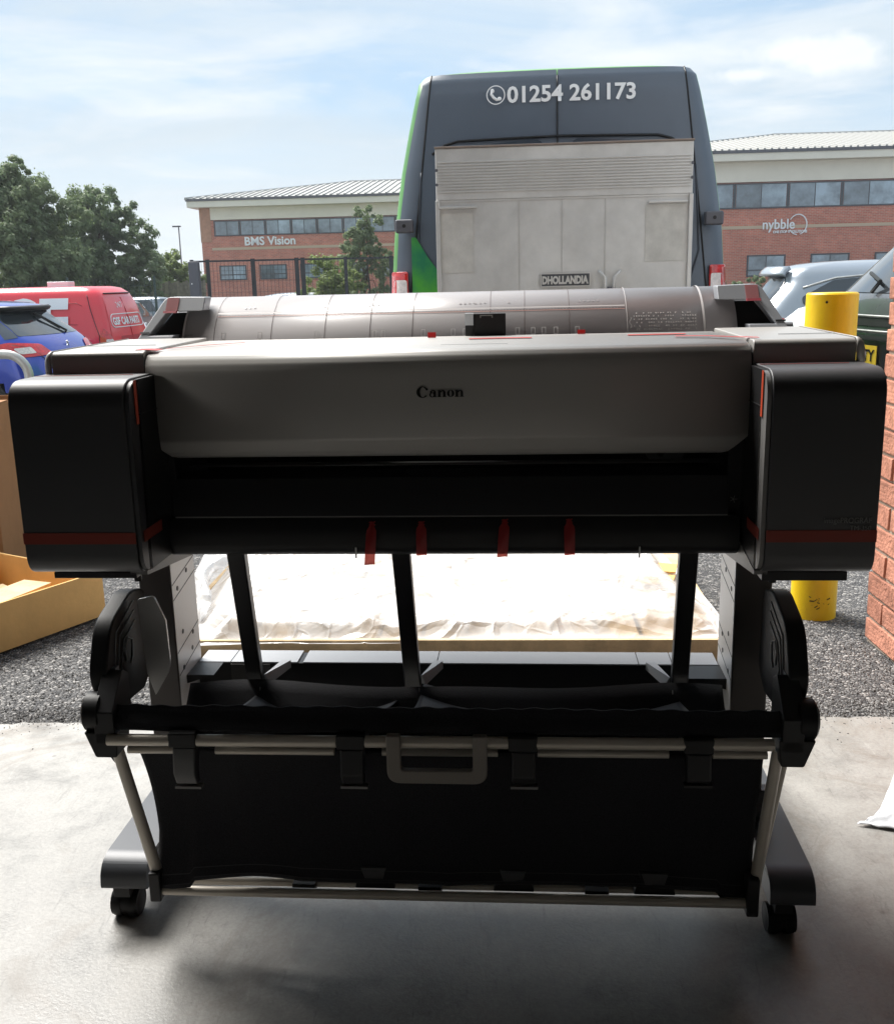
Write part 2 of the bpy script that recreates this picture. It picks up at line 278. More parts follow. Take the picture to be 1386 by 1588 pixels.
# ------------------------------------------------------------------ mesh helpers
class MB:
    def __init__(s): s.v = []; s.f = []
    def add(s, vs, fs):
        o = len(s.v); s.v += [tuple(p) for p in vs]; s.f += [tuple(i + o for i in q) for q in fs]; return s
    def box(s, x0, x1, y0, y1, z0, z1):
        return s.add([(x, y, z) for z in (z0, z1) for y in (y0, y1) for x in (x0, x1)],
                     [(0, 2, 3, 1), (4, 5, 7, 6), (0, 1, 5, 4), (1, 3, 7, 5), (3, 2, 6, 7), (2, 0, 4, 6)])
    def obox(s, c, ax, ay, az):
        c, ax, ay, az = map(Vector, (c, ax, ay, az))
        return s.add([c + ax * i + ay * j + az * k for k in (-1, 1) for j in (-1, 1) for i in (-1, 1)],
                     [(0, 2, 3, 1), (4, 5, 7, 6), (0, 1, 5, 4), (1, 3, 7, 5), (3, 2, 6, 7), (2, 0, 4, 6)])
    def tube(s, pts, rad, n=12, cap=True):
        pts = [Vector(p) for p in pts]; k = len(pts); rad = rad if isinstance(rad, (list, tuple)) else [rad] * k
        vs = []; ref = None
        for i, p in enumerate(pts):
            d = (pts[min(i + 1, k - 1)] - pts[max(i - 1, 0)]).normalized()
            if ref is None: ref = Vector((0, 0, 1)) if abs(d.z) < .9 else Vector((1, 0, 0))
            a = d.cross(ref).normalized(); b = d.cross(a).normalized(); ref = a.cross(d).normalized()
            vs += [p + a * math.cos(2 * math.pi * j / n) * rad[i] + b * math.sin(2 * math.pi * j / n) * rad[i] for j in range(n)]
        fs = [(i * n + j, i * n + (j + 1) % n, (i + 1) * n + (j + 1) % n, (i + 1) * n + j) for i in range(k - 1) for j in range(n)]
        if cap: fs += [tuple(range(n))[::-1], tuple((k - 1) * n + j for j in range(n))]
        return s.add(vs, fs)
    def prism(s, poly, a, b, axis='x'):
        n = len(poly)
        def P(p, t):
            return {'x': (t, p[0], p[1]), 'y': (p[0], t, p[1]), 'z': (p[0], p[1], t)}[axis]
        vs = [P(p, a) for p in poly] + [P(p, b) for p in poly]
        return s.add(vs, [tuple(range(n))[::-1], tuple(range(n, 2 * n))] + [(i, (i + 1) % n, n + (i + 1) % n, n + i) for i in range(n)])
    def grid(s, fn, nu, nv):
        vs = [fn(i / nu, j / nv) for j in range(nv + 1) for i in range(nu + 1)]
        return s.add(vs, [(j * (nu + 1) + i, j * (nu + 1) + i + 1, (j + 1) * (nu + 1) + i + 1, (j + 1) * (nu + 1) + i) for j in range(nv) for i in range(nu)])
    def ball(s, c, r3, nu=12, nv=8):
        c = Vector(c); vs = []
        for j in range(nv + 1):
            t = math.pi * j / nv
            for i in range(nu): p = 2 * math.pi * i / nu; vs.append((c.x + r3[0] * math.sin(t) * math.cos(p), c.y + r3[1] * math.sin(t) * math.sin(p), c.z + r3[2] * math.cos(t)))
        return s.add(vs, [(j * nu + i, (j + 1) * nu + i, (j + 1) * nu + (i + 1) % nu, j * nu + (i + 1) % nu) for j in range(nv) for i in range(nu)])
def rpoly(pts, n=6):
    out = []; k = len(pts)
    for i, p in enumerate(pts):
        rr = p[2] if len(p) > 2 else 0
        P = Vector(p[:2])
        if rr <= 0: out.append(tuple(P)); continue
        a = (Vector(pts[i - 1][:2]) - P).normalized(); b = (Vector(pts[(i + 1) % k][:2]) - P).normalized()
        A, B = P + a * rr, P + b * rr
        for j in range(n + 1):
            t = j / n; out.append(tuple(A * (1 - t) ** 2 + P * 2 * t * (1 - t) + B * t * t))
    return out
def fix_normals(me):
    bm = bmesh.new(); bm.from_mesh(me); bmesh.ops.recalc_face_normals(bm, faces=bm.faces); bm.to_mesh(me); bm.free()
def obj(name, mb, m, parent=None, smooth=False, bev=0, solid=0, label=None, kind=None, fixn=True, auto=None):
    me = bpy.data.meshes.new(name)
    if isinstance(mb, MB): me.from_pydata(mb.v, [], mb.f); me.update()
    else: mb.to_mesh(me)
    if fixn: fix_normals(me)
    me.materials.append(m)
    if smooth or auto:
        for p in me.polygons: p.use_smooth = True
        if auto: me.set_sharp_from_angle(angle=R(auto))
    o = bpy.data.objects.new(name, me); COL.objects.link(o)
    if parent: o.parent = parent
    if solid:
        s = o.modifiers.new('solid', 'SOLIDIFY'); s.thickness = solid; s.offset = 1
    if bev:
        b = o.modifiers.new('bevel', 'BEVEL'); b.width = bev; b.segments = 2; b.limit_method = 'ANGLE'; b.angle_limit = R(35)
        b.harden_normals = True
        for p in me.polygons: p.use_smooth = True
    if label: o['label'] = label
    if kind: o['kind'] = kind
    return o
def thing(name, label, cat, loc=(0, 0, 0), rz=0, group=None):
    o = bpy.data.objects.new(name, None); COL.objects.link(o); o.location = loc; o.rotation_euler = (0, 0, rz); o.empty_display_size = .2
    o['label'] = label; o['category'] = cat
    if group: o['group'] = group
    return o
def tag(o, label, cat, group=None):
    o['label'] = label; o['category'] = cat
    if group: o['group'] = group
    return o
def dupmesh(src, name, parent, loc, rz=0, sc=(1, 1, 1)):
    o = src.copy(); o.name = name; COL.objects.link(o); o.parent = parent; o.location = loc; o.rotation_euler = (0, 0, rz); o.scale = sc; return o
def text(name, s, size, m, parent, loc, rot=(R(90), 0, 0), ext=.0006, bold=0.0, sx=1.0, align='LEFT', shear=0.0, space=1.0, label=None):
    cu = bpy.data.curves.new(name, 'FONT'); cu.body = s; cu.size = size; cu.extrude = ext; cu.offset = bold; cu.align_x = align; cu.shear = shear; cu.space_character = space; cu.resolution_u = 3
    t = bpy.data.objects.new('tmp', cu); COL.objects.link(t); bpy.context.view_layer.update()
    me = bpy.data.meshes.new_from_object(t.evaluated_get(bpy.context.evaluated_depsgraph_get()))
    bpy.data.objects.remove(t); bpy.data.curves.remove(cu)
    me.materials.clear(); me.materials.append(m)
    o = bpy.data.objects.new(name, me); COL.objects.link(o); o.parent = parent; o.location = loc; o.rotation_euler = rot; o.scale = (sx, 1, 1)
    if label: o['label'] = label
    return o

# ================================================================== SETTING
def yard_z(y):
    if y < 4.5: return 0.0
    return -.62 * min(1, (y - 4.5) / 11) if y > 4.5 else 0
mb = MB()
ys = [2.0, 3.0, 4.5] + [4.5 + i for i in range(1, 12)] + [20, 30, 60, 200, 1200]
xs = [-1200, -200, -60, -30, -12, -6, -3, 0, 3, 6, 12, 30, 60, 200, 1200]
mb.v = [(x, y, yard_z(y) - .006) for y in ys for x in xs]; nx = len(xs)
mb.f = [(j * nx + i, j * nx + i + 1, (j + 1) * nx + i + 1, (j + 1) * nx + i) for j in range(len(ys) - 1) for i in range(nx - 1)]
obj('asphalt_yard', mb, ASPH, kind='structure', smooth=True)
# ragged real chippings close to the threshold
mb = MB(); rn = random.Random(3)
def thresh(x): return 2.455 - .036 * x
for i in range(15000):
    x = rn.uniform(-1.9, 1.35); y = thresh(x) + (.002 + abs(rn.gauss(0, 1)) * .85 if i % 3 else rn.uniform(.0, .12)); s = rn.uniform(.0022, .0058)
    if y > 4.3 or (-1.02 < x < 1.02 and 2.85 < y < 4.2): continue
    a = rn.uniform(0, 6.3); c, d = math.cos(a) * s, math.sin(a) * s; h = s * rn.uniform(.5, .9); e = rn.uniform(.6, 1)
    mb.add([(x + c, y + d, -.004), (x - d * e, y + c * e, -.004), (x - c, y - d, -.004), (x + d * e, y - c * e, -.004), (x + c * .2, y + d * .3, -.004 + h)], [(0, 1, 4), (1, 2, 4), (2, 3, 4), (3, 0, 4)])
for i in range(900):
    x = rn.uniform(-1.9, 1.3); y = thresh(x) - abs(rn.gauss(0, 1)) ** 1.6 * .035; s = rn.uniform(.0008, .0032); a = rn.uniform(0, 6.3); c, d = math.cos(a) * s, math.sin(a) * s
    mb.add([(x + c, y + d, .002), (x - d, y + c, .002), (x - c, y - d, .002), (x + d, y - c, .002), (x, y, .002 + s * .8)], [(0, 1, 4), (1, 2, 4), (2, 3, 4), (3, 0, 4)])
obj('loose_chippings', mb, PEBBLE, kind='stuff', fixn=False)
# concrete slab with a slightly chipped front lip
mb = MB(); rn = random.Random(5); n = 260; X0, X1 = -3.2, 3.2
edge = [(X0 + (X1 - X0) * i / n, thresh(X0 + (X1 - X0) * i / n) + rn.uniform(-.005, .005) + .006 * math.sin(i * .31) + .004 * math.sin(i * .83 + 1)) for i in range(n + 1)]
top = [(x, y, 0.002) for x, y in edge] + [(x, y + .012, -.012) for x, y in edge]
vs = top + [(x, -11.0, .002) for x, y in edge]
mb.add(vs, [(i, i + 1, n + 2 + i, n + 1 + i) for i in range(n)] + [(i, 2 * n + 2 + i, 2 * n + 3 + i, i + 1) for i in range(n)])
obj('concrete_floor', mb, CONC, kind='structure', fixn=True)
# the dark unit around the open doorway (mostly outside the picture; gives the shade)
HEAD = 4.7
mb = MB().box(-5.2, 5.2, -11, 2.44, 5.6, 5.7); obj('ceiling', mb, PAINTW, kind='structure')
mb = MB().box(-5.35, -5.2, -11, 2.44, -.01, 5.6); obj('wall_left', mb, PAINTW, kind='structure')
mb = MB().box(5.2, 5.35, -11, 2.44, -.01, 5.6); obj('wall_right', mb, PAINTW, kind='structure')
mb = MB().box(-5.35, 5.35, -11.15, -11, -.01, 5.6); obj('wall_back', mb, PAINTW, kind='structure')
mb = MB().box(-5.35, -2.75, 2.44, 3.0, -.01, 5.7).box(1.625, 5.35, 2.44, 3.0, -.01, 5.7).box(-2.75, 1.624, 2.44, 3.0, HEAD, 5.7); obj('wall_front', mb, mat('facade_grey', (.70, .71, .73), .7), kind='structure')
mb = MB().box(-5.2, -3.19, -11, 2.43, -.008, .001)  .box(3.19, 5.2, -11, 2.4, -.008, .001); obj('floor_margin', mb, CONC, kind='structure')

# brick pier at the right of the doorway
BX = 1.317
pier = thing('brick_wall', 'red brick door pier with pale mortar joints at the right edge of the doorway', 'wall', (BX, 2.39, 0))
obj('mortar_core', MB().box(.007, .32, .007, .603, -.008, HEAD - .002), MORTAR, pier)
protos = []
for k in range(5):
    rn = random.Random(40 + k); bm = bmesh.new()
    L, H_, D = .215, .065, .1025
    for z in (0, H_):
        for (x, y) in ((0, 0), (D, 0), (D, L), (0, L)): bm.verts.new((x + rn.uniform(-.0018, .0018), y + rn.uniform(-.0025, .0025), z + rn.uniform(-.0022, .0022)))
    bm.verts.ensure_lookup_table(); V = bm.verts
    for q in ((3, 2, 1, 0), (4, 5, 6, 7), (0, 1, 5, 4), (1, 2, 6, 5), (2, 3, 7, 6), (3, 0, 4, 7)): bm.faces.new([V[i] for i in q])
    me = bpy.data.meshes.new('brick'); bm.to_mesh(me); bm.free(); fix_normals(me); me.materials.append(BRICKM)
    for p in me.polygons: p.use_smooth = True
    protos.append(me)
rn = random.Random(9); upper = MB()
for c in range(int(HEAD / .075)):
    z = c * .075 + .005
    spans = [(0, .215), (.225, .44), (.45, .61)] if c % 2 == 0 else [(0, .1025), (.1125, .3275), (.3375, .61)]
    spans = [(.61 - b_, .61 - a_) for a_, b_ in spans]
    for (a_, b_) in spans:
        if c < 21:
            o = bpy.data.objects.new('brick', rn.choice(protos)); COL.objects.link(o); o.parent = pier
            o.location = (rn.uniform(-.002, .002), a_, z); o.scale = (1, (b_ - a_) / .215, 1)
            bv = o.modifiers.new('bevel', 'BEVEL'); bv.width = .004; bv.segments = 2; bv.harden_normals = True
        else: upper.box(0, .1, a_, b_, z, z + .065)
obj('upper_brickwork', upper, BRICKM, pier, kind='stuff')

# ================================================================== PRINTER
PR = thing('large_format_printer', 'wide black and silver large format printer on a wheeled stand with red transit tape', 'printer', (0, 1.46, 0), R(-4.6))
def pp(name, mb, m, par=None, **k): return obj(name, mb, m, par or PR, **k)
CXP = -.018
def ink_box(x0, x1):
    prof = rpoly([(0, .70, .035), (0, 1.005, .042), (.20, 1.005), (.20, .70, .01)], 8)
    o = pp('ink_tank_cover', MB().prism(prof, x0 + .004, x1 - .004), DGREY, bev=.002)
    inner = x1 if x1 < 0 else x0; s = -1 if x1 < 0 else 1
    pr2 = rpoly([(.004, .703, .033), (.004, 1.002, .04), (.036, 1.002), (.036, .703, .008)], 8)
    pp('cover_trim', MB().prism(pr2, inner - .0032, inner + .0032), GREYM if s > 0 else DGREY, bev=.0008)
    pp('side_panel', MB().prism(rpoly([(.038, .702), (.038, 1.002), (.30, 1.002), (.30, .702)]), inner - .003, inner + .003), BLACKP)
    pp('panel_joint', MB().box(inner - .0045 if s < 0 else inner - .0045, inner + .0045, .039, .12, .948, .9495), INK)
    return o
bl = ink_box(-.667, -.479); brx = ink_box(.466, .632)
# underside trays
pp('underside_tray', MB().box(-.636, -.50, .03, .16, .688, .698).box(-.60, -.56, .05, .1, .682, .688), BLACKM, bev=.001)
pp('underside_tray', MB().box(.474, .60, .03, .18, .684, .698), BLACKM, bev=.001)
pp('underside_bracket', MB().prism([(.03, .694), (.03, .70), (.30, .74), (.30, .66)], -.510, -.482), GREYM)
pp('underside_bracket', MB().prism([(.03, .694), (.03, .70), (.30, .74), (.30, .66)], .462, .482), GREYM)
pp('screw_knob', MB().tube([(-.515, .07, .685), (-.515, .07, .672)], .006), BLACKP, smooth=False)
pp('screw_knob', MB().tube([(.50, .07, .684), (.50, .07, .670)], .006), BLACKP, smooth=False)
# shoulders
for x0, x1, s in ((-.667, -.494, -1), (.468, .640, 1)):
    prof = rpoly([(.128, 1.003), (.128, 1.040, .014), (.46, 1.042), (.46, .72), (.21, .72), (.21, 1.003)], 6)
    outer = x0 if s < 0 else x1
    mb = MB()
    mb.prism(prof, x0 + (.018 if s < 0 else 0), x1 - (.018 if s > 0 else 0))
    pp('shoulder_cover', mb, SILVER, bev=.002)
    # rounded outer end cap
    capm = MB()
    def capf(uu, vv, outer=outer, s=s):
        a = uu * math.pi / 2; rr = .026
        i = int(round(vv * (len(prof) - 1))); p = prof[i]
        zz = p[1]; k = rr * (1 - math.cos(a)) if zz > 1.02 else rr * (1 - math.cos(a)) * .25
        yy = p[0] + (rr * (1 - math.cos(a)) if p[0] < .2 else 0)
        return (outer - s * .018 + s * .018 * math.sin(a), yy, zz - (k if zz > 1.0 else 0))
    capm.grid(capf, 6, len(prof) - 1)
    pp('shoulder_end', capm, SILVER, smooth=True, solid=.002)
# main lid
prof = [(.46, 1.036), (.30, 1.037), (.20, 1.0365), (.155, 1.036), (.143, 1.0345), (.133, 1.031), (.1255, 1.0245), (.1205, 1.016), (.118, 1.005), (.1165, .98), (.115, .95), (.115, .925), (.1165, .905), (.118, .893), (.1195, .885), (.122, .876), (.128, .867), (.145, .862)]
XL, XR = -.4905, .4635
def lidf(uu, vv):
    t = vv * (len(prof) - 1); i = min(int(t), len(prof) - 2); a, b = prof[i], prof[i + 1]; k = t - i
    y = a[0] * (1 - k) + b[0] * k; z = a[1] * (1 - k) + b[1] * k
    ins = 0 if z > .893 else (.893 - z) / .031 * .034
    ins += .006 * max(0, 1 - abs(z - .93) / .02) * 0
    return (XL + ins + (XR - XL - 2 * ins) * uu, y, z)
lid = pp('top_lid', MB().grid(lidf, 1, 3 * (len(prof) - 1)), SILVER, smooth=True, solid=-.004)
for s, X in ((-1, XL), (1, XR)):
    mb = MB().prism([(y + .001, z - .0008) for y, z in prof[:15]] + [(.46, .895)], X - .0005 if s > 0 else X, X + .0005 if s < 0 else X)
    pp('lid_end', mb, DGREY)
pp('lid_gap', MB().prism([(y + .004, z - .004) for y, z in prof[:12]] + [(.3, .9)], XL - .0035, XL - .0005), INK)
pp('lid_gap', MB().prism([(y + .004, z - .004) for y, z in prof[:12]] + [(.3, .9)], XR + .0005, XR + .0035), INK)
# maker's name: built letters with thick and thin strokes
def ring(mb, cx_, cz, ro, ri, ioff, a0, a1, n=28, sx=1.0):
    vs = []; 
    for i in range(n + 1):
        a = a0 + (a1 - a0) * i / n
        vs.append((cx_ + ro * sx * math.cos(a), 0, cz + ro * math.sin(a))); vs.append((cx_ + ioff + ri[0] * math.cos(a), 0, cz + ri[1] * math.sin(a)))
    mb.add(vs, [(2 * i, 2 * i + 2, 2 * i + 3, 2 * i + 1) for i in range(n)])
mb = MB()
def flat(x0, z0, x1, z1): mb.add([(x0, 0, z0), (x1, 0, z0), (x1, 0, z1), (x0, 0, z1)], [(0, 1, 2, 3)])
# x in units where x-height = 1
ring(mb, .9, .72, .82, (.42, .70), .06, R(42), R(322), sx=1.05); ring(mb, 1.52, 1.12, .17, (.001, .001), 0, 0, 2 * math.pi, 16)
def a_(x):
    ring(mb, x + .42, .32, .36, (.16, .26), -.0, R(40), R(330), sx=1.1); flat(x + .62, .0, x + .98, .72); ring(mb, x + .55, .66, .36, (.16, .22), 0, R(0), R(160), sx=1.15); ring(mb, x + .26, .70, .13, (.001, .001), 0, 0, 2 * math.pi, 14); flat(x + .9, 0, x + 1.1, .09)
def n_(x):
    flat(x + .12, .0, x + .48, .98); flat(x, .0, x + .6, .09); flat(x, .89, x + .3, .98); flat(x + .84, 0, x + 1.2, .62); flat(x + .72, 0, x + 1.32, .09)
    ring(mb, x + .80, .60, .40, (.10, .26), -.06, R(0), R(170), sx=1.0)
def o_(x): ring(mb, x + .52, .5, .51, (.17, .45), 0, 0, 2 * math.pi, 32, 1.02)
a_(1.85); n_(3.0); o_(4.4); n_(5.5)
sc = .0755 / 6.82
mb.v = [(x * sc, y, z * sc) for x, y, z in mb.v]
o = pp('brand_lettering', mb, INK, solid=.0005); o.location = (-.0535, .1142, .9605); o.rotation_euler = (R(-2), 0, 0)

# print throat below the lid
pp('inner_side_wall', MB().box(-.492, -.466, .15, .45, .70, .885), BLACKP, bev=.001)
pp('inner_side_wall', MB().box(.440, .464, .15, .45, .70, .885), BLACKP, bev=.001)
pp('chassis', MB().box(-.49, .464, .32, .455, .70, 1.0), BLACKP)
pp('carriage_rail', MB().box(-.466, .44, .27, .30, .858, .866), BLACKM)
pp('carriage_rail', MB().box(-.466, .44, .24, .27, .843, .849), BLACKM)
pp('guide_rod', MB().tube([(-.466, .22, .836), (.44, .22, .836)], .0035, 8), GREYM, smooth=True)
car = pp('print_carriage', MB().prism(rpoly([(.318, .842, .01), (.318, .872, .01), (.375, .872, .01), (.38, .842, .01)]), .2, .24, 'y'), mat('carriage_plastic', (.10, .10, .11), .5), bev=.002)
pp('lever', MB().tube([(.34, .199, .853), (.34, .196, .853)], .006, 12), BLACKM, car)
pp('media_guide', MB().prism([(.19, .832), (.145, .826), (.132, .80), (.128, .765), (.138, .765), (.142, .80), (.155, .82), (.19, .825)], -.466, .44), BLACKM, bev=.001)
pp('ejection_cover', MB().prism(rpoly([(.134, .762, .006), (.126, .74, .01), (.128, .705, .014), (.15, .694), (.30, .694), (.30, .70), (.16, .762)]), -.485, .460), BLACKP, bev=.001)
pp('cover_edge', MB().box(-.466, .44, .131, .134, .7622, .7637), GREYM)
for x in (-.164, .30): pp('guide_slot', MB().box(x, x + .0022, .1245, .128, .694, .712), WHITE)
def star(x, z):
    mb = MB()
    for k in range(5):
        a = k * 1.25; mb.tube([(x, .127, z), (x + .006 * math.cos(a), .127, z + .006 * math.sin(a))], .0005, 4)
    pp('printed_mark', mb, GREYM)
star(.447, .79)
# red tape flags
rn = random.Random(4)
for x, z1, z0, dx in ((-.133, .757, .684, -.007), (-.052, .757, .700, -.001), (.084, .760, .697, -.005), (.1875, .760, .70, .001)):
    def tf(uu, vv, x=x, z0=z0, z1=z1, dx=dx):
        w = .0065 + .0022 * min(1, vv * 4) - (.003 if vv < .12 else 0)
        return (x + dx * vv + (uu - .5) * 2 * w * .98, .121 - .005 * math.sin(vv * 3) + .002 * math.sin(uu * 5 + vv * 4), z1 + (z0 - z1) * vv)
    pp('tape_flag', MB().grid(tf, 4, 10), TAPE, smooth=True)
    pp('tape_knot', MB().tube([(x - .005, .122, z1 - .001), (x + .005, .1215, z1 - .006)], .0012, 6).tube([(x + .005, .122, z1), (x - .005, .1215, z1 - .006)], .0012, 6), TAPE)
def strip(x0, x1, z0, z1, y, m=TAPED): return pp('transit_tape', MB().box(x0, x1, y - .0006, y + .0002, z0, z1), m)
strip(-.6635, -.483, .7525, .7705, -.0003); strip(.470, .628, .7525, .7705, -.0003)
for inner, s in ((-.479, 1), (.466, -1)):
    xx = inner + s * .0042
    pp('transit_tape', MB().box(min(xx, xx + s * .0006), max(xx, xx + s * .0006), .012, .09, .7525, .7705), TAPED)
    a, b = sorted((xx + s * .0003, xx + s * .0010))
    pp('transit_tape', MB().box(a, b, .024, .034, .935, 1.002), mat('bright_red_tape', (.62, .09, .04), .4))
RT = mat('vivid_red_tape', (.75, .06, .05), .4)
pp('transit_tape', MB().box(-.66, -.50, .09, .0915, 1.0054, 1.006), RT)
pp('transit_tape', MB().box(.47, .60, .09, .0915, 1.0054, 1.006), RT)
def ribbon(pts, w, m=RT):
    mb = MB(); vs = []
    for (x, y, z) in pts: vs += [(x, y - w / 2, z), (x, y + w / 2, z)]
    mb.add(vs, [(2 * i, 2 * i + 2, 2 * i + 3, 2 * i + 1) for i in range(len(pts) - 1)]); return pp('transit_tape', mb, m, solid=.0005)
ribbon([(-.512, .155, 1.0405), (-.497, .157, 1.0405), (-.478, .16, 1.039)], .03)
ribbon([(-.478, .19, 1.039), (-.44, .25, 1.0395), (-.38, .32, 1.0395)], .008)
ribbon([(.37, .27, 1.0395), (.42, .25, 1.040), (.455, .20, 1.0405), (.478, .145, 1.0425)], .016)
ribbon([(.02, .33, 1.038), (.07, .335, 1.038), (.13, .33, 1.038)], .02)
ribbon([(.30, .36, 1.038), (.40, .36, 1.0385)], .02)
pp('tape_flag', MB().box(-.06, -.045, .40, .402, 1.037, 1.047), TAPE); pp('tape_flag', MB().box(.215, .229, .43, .432, 1.037, 1.045), TAPE)
rn = random.Random(12)
pp('lid_seam', MB().box(.53, .62, .235, .238, 1.0415, 1.0422).box(-.64, -.52, .255, .257, 1.0415, 1.0422), HOLD)
pp('scratch_line', MB().box(-.02, .09, .20, .2015, 1.0362, 1.0368), HOLD)
text('model_lettering', 'imagePROGRAF', .0118, mat('faint_grey_print', (.22, .22, .22), .5), PR, (.619, -.0012, .7815), align='RIGHT', sx=.86)
text('model_lettering', 'TM-350', .0105, MATS['faint_grey_print'], PR, (.619, -.0012, .7705), align='RIGHT', sx=.9)

# roll cover
RC = (.625, .97); RR = .146
def arc(a, x, dr=0): return (x, RC[0] - (RR + dr) * math.cos(a), RC[1] + (RR + dr) * math.sin(a))
A0, A1 = R(18), R(160)
cover = pp('roll_cover', MB().grid(lambda a, b: arc(A0 + (A1 - A0) * b, -.556 + 1.074 * a), 1, 40), SMOKE, smooth=True, solid=-.003)
SEG = mat('cover_seam', (.17, .13, .13), .5); SEGL = mat('cover_ridge', (.62, .59, .58), .35)
for x in (-.492, -.378, -.272, -.183, -.1, .05, .117, .203):
    pp('cover_seam', MB().grid(lambda a, b: arc(A0 + (R(120) - A0) * b, x + .0012 * a, .0006), 1, 26), SEG, cover, smooth=True)
for x, w in ((.312, .0015), (.455, .004), (-.555, .004)):
    pp('cover_ridge', MB().grid(lambda a, b: arc(A0 + (R(120) - A0) * b, x + w * a, .002), 1, 26), SEGL, cover, smooth=True)
aR = math.asin((1.078 - RC[1]) / RR)
pp('ruler_line', MB().grid(lambda a, b: arc(aR + .010 * b, -.49 + .80 * a, .0009), 1, 1), mat('ruler_red', (.55, .25, .2), .5), cover)
pp('ruler_edge', MB().grid(lambda a, b: arc(aR + .045 + .02 * b, -.49 + .80 * a, .0022), 1, 2), SEGL, cover)
tk = MB()
for i in range(130):
    x = -.488 + i * .00612
    tk.grid(lambda a, b: arc(aR + .012 + (.018 if i % 5 else .026) * b, x + .0011 * a, .0011), 1, 1)
pp('ruler_ticks', tk, SEGL, cover, kind='stuff')
for x in (-.472, -.399, -.287, -.173, -.156, -.078, -.02, .003, .104, .134, .154, .177, .218):
    mb = MB(); w = .0042
    for (a0, a1, b0, b1) in ((-w, -w + .0014, -.052, .052), (w - .0014, w, -.052, .052), (-w, w, .042, .052), (-w, w, -.052, -.042)):
        ac = math.asin((1.041 - RC[1]) / RR)
        mb.grid(lambda a, b: arc(ac + b0 + (b1 - b0) * b, x + a0 + (a1 - a0) * a, .0012), 1, 3)
    mb.grid(lambda a, b: arc(ac - .055 - .008 * b, x - w + 2 * w * a, .0012), 1, 1)
    pp('size_mark', mb, mat('mark_white', (.82, .80, .79), .5), cover)
# embossed notices on the cover's right part and faint glyphs
rn = random.Random(21); mb = MB(); mb2 = MB()
for row in range(6):
    for i in range(26):
        if rn.random() < .3: continue
        x = .325 + i * .0046; a0_ = R(28) + row * .05
        (mb if rn.random() < .85 else mb2).grid(lambda a, b: arc(a0_ + .022 * b, x + rn.uniform(.0015, .0034) * a, .0008), 1, 1)
for x in (.335, .337):
    pass
mb.grid(lambda a, b: arc(R(30) + .16 * b, .318 + .002 * math.sin(b * 9) + .0016 * a, .0009), 1, 8)
pp('embossed_notice', mb, mat('emboss_pale', (.56, .53, .51), .4), cover, kind='stuff')
mb2 = MB()
for i in range(12):
    if i % 4 == 3: continue
    mb2.grid(lambda a, b: arc(R(23.5) + .03 * b, .385 + i * .0042 + .003 * a, .001), 1, 1)
pp('embossed_notice', mb2, INK, cover)
mb = MB()
for (x, n_g) in ((-.44, 3), (-.19, 3), (-.28, 1), (-.01, 4), (.02, 3), (.085, 1), (.222, 2), (.24, 3)):
    for i in range(n_g): mb.grid(lambda a, b: arc(R(57) + .03 * b + i * .004, x + i * .009 + .004 * a, .0008), 1, 1)
pp('faint_glyphs', mb, mat('glyph_grey', (.36, .33, .33), .4), cover, kind='stuff')
# clear end windows darker inside: roll spindle and flange
pp('paper_roll', MB().tube([(-.40, .625, .965), (.40, .625, .965)], .085, 32), mat('roll_paper', (.42, .39, .37), .8), smooth=True)
pp('roll_flange', MB().tube([(-.55, .625, .965), (-.50, .625, .965)], .105, 32), mat('navy_plastic', (.015, .018, .06), .4), auto=30)
pp('roll_flange', MB().tube([(.47, .625, .965), (.512, .625, .965)], .105, 32), BLACKP, auto=30)
pp('roll_cradle', MB().prism([(.50, .90), (.50, 1.0), (.74, 1.0), (.78, .94), (.76, .88)], -.556, .518), DGREY)
# the little black sensor block in front of the cover
sb = pp('sensor_block', MB().box(.022, .082, .455, .475, 1.036, 1.077), BLACKP, bev=.0015)
pp('sensor_label', MB().box(.006, .0215, .452, .472, 1.056, 1.078), mat('pale_label', (.62, .66, .7), .4), sb)
pp('sensor_latch', MB().box(.006, .0215, .455, .473, 1.036, 1.0555), BLACKM, sb, bev=.001)
pp('sensor_clip', MB().box(.034, .058, .4535, .4548, 1.0725, 1.0745).box(.034, .036, .4535, .4548, 1.069, 1.0725).box(.056, .058, .4535, .4548, 1.069, 1.0725), GREYM, sb)
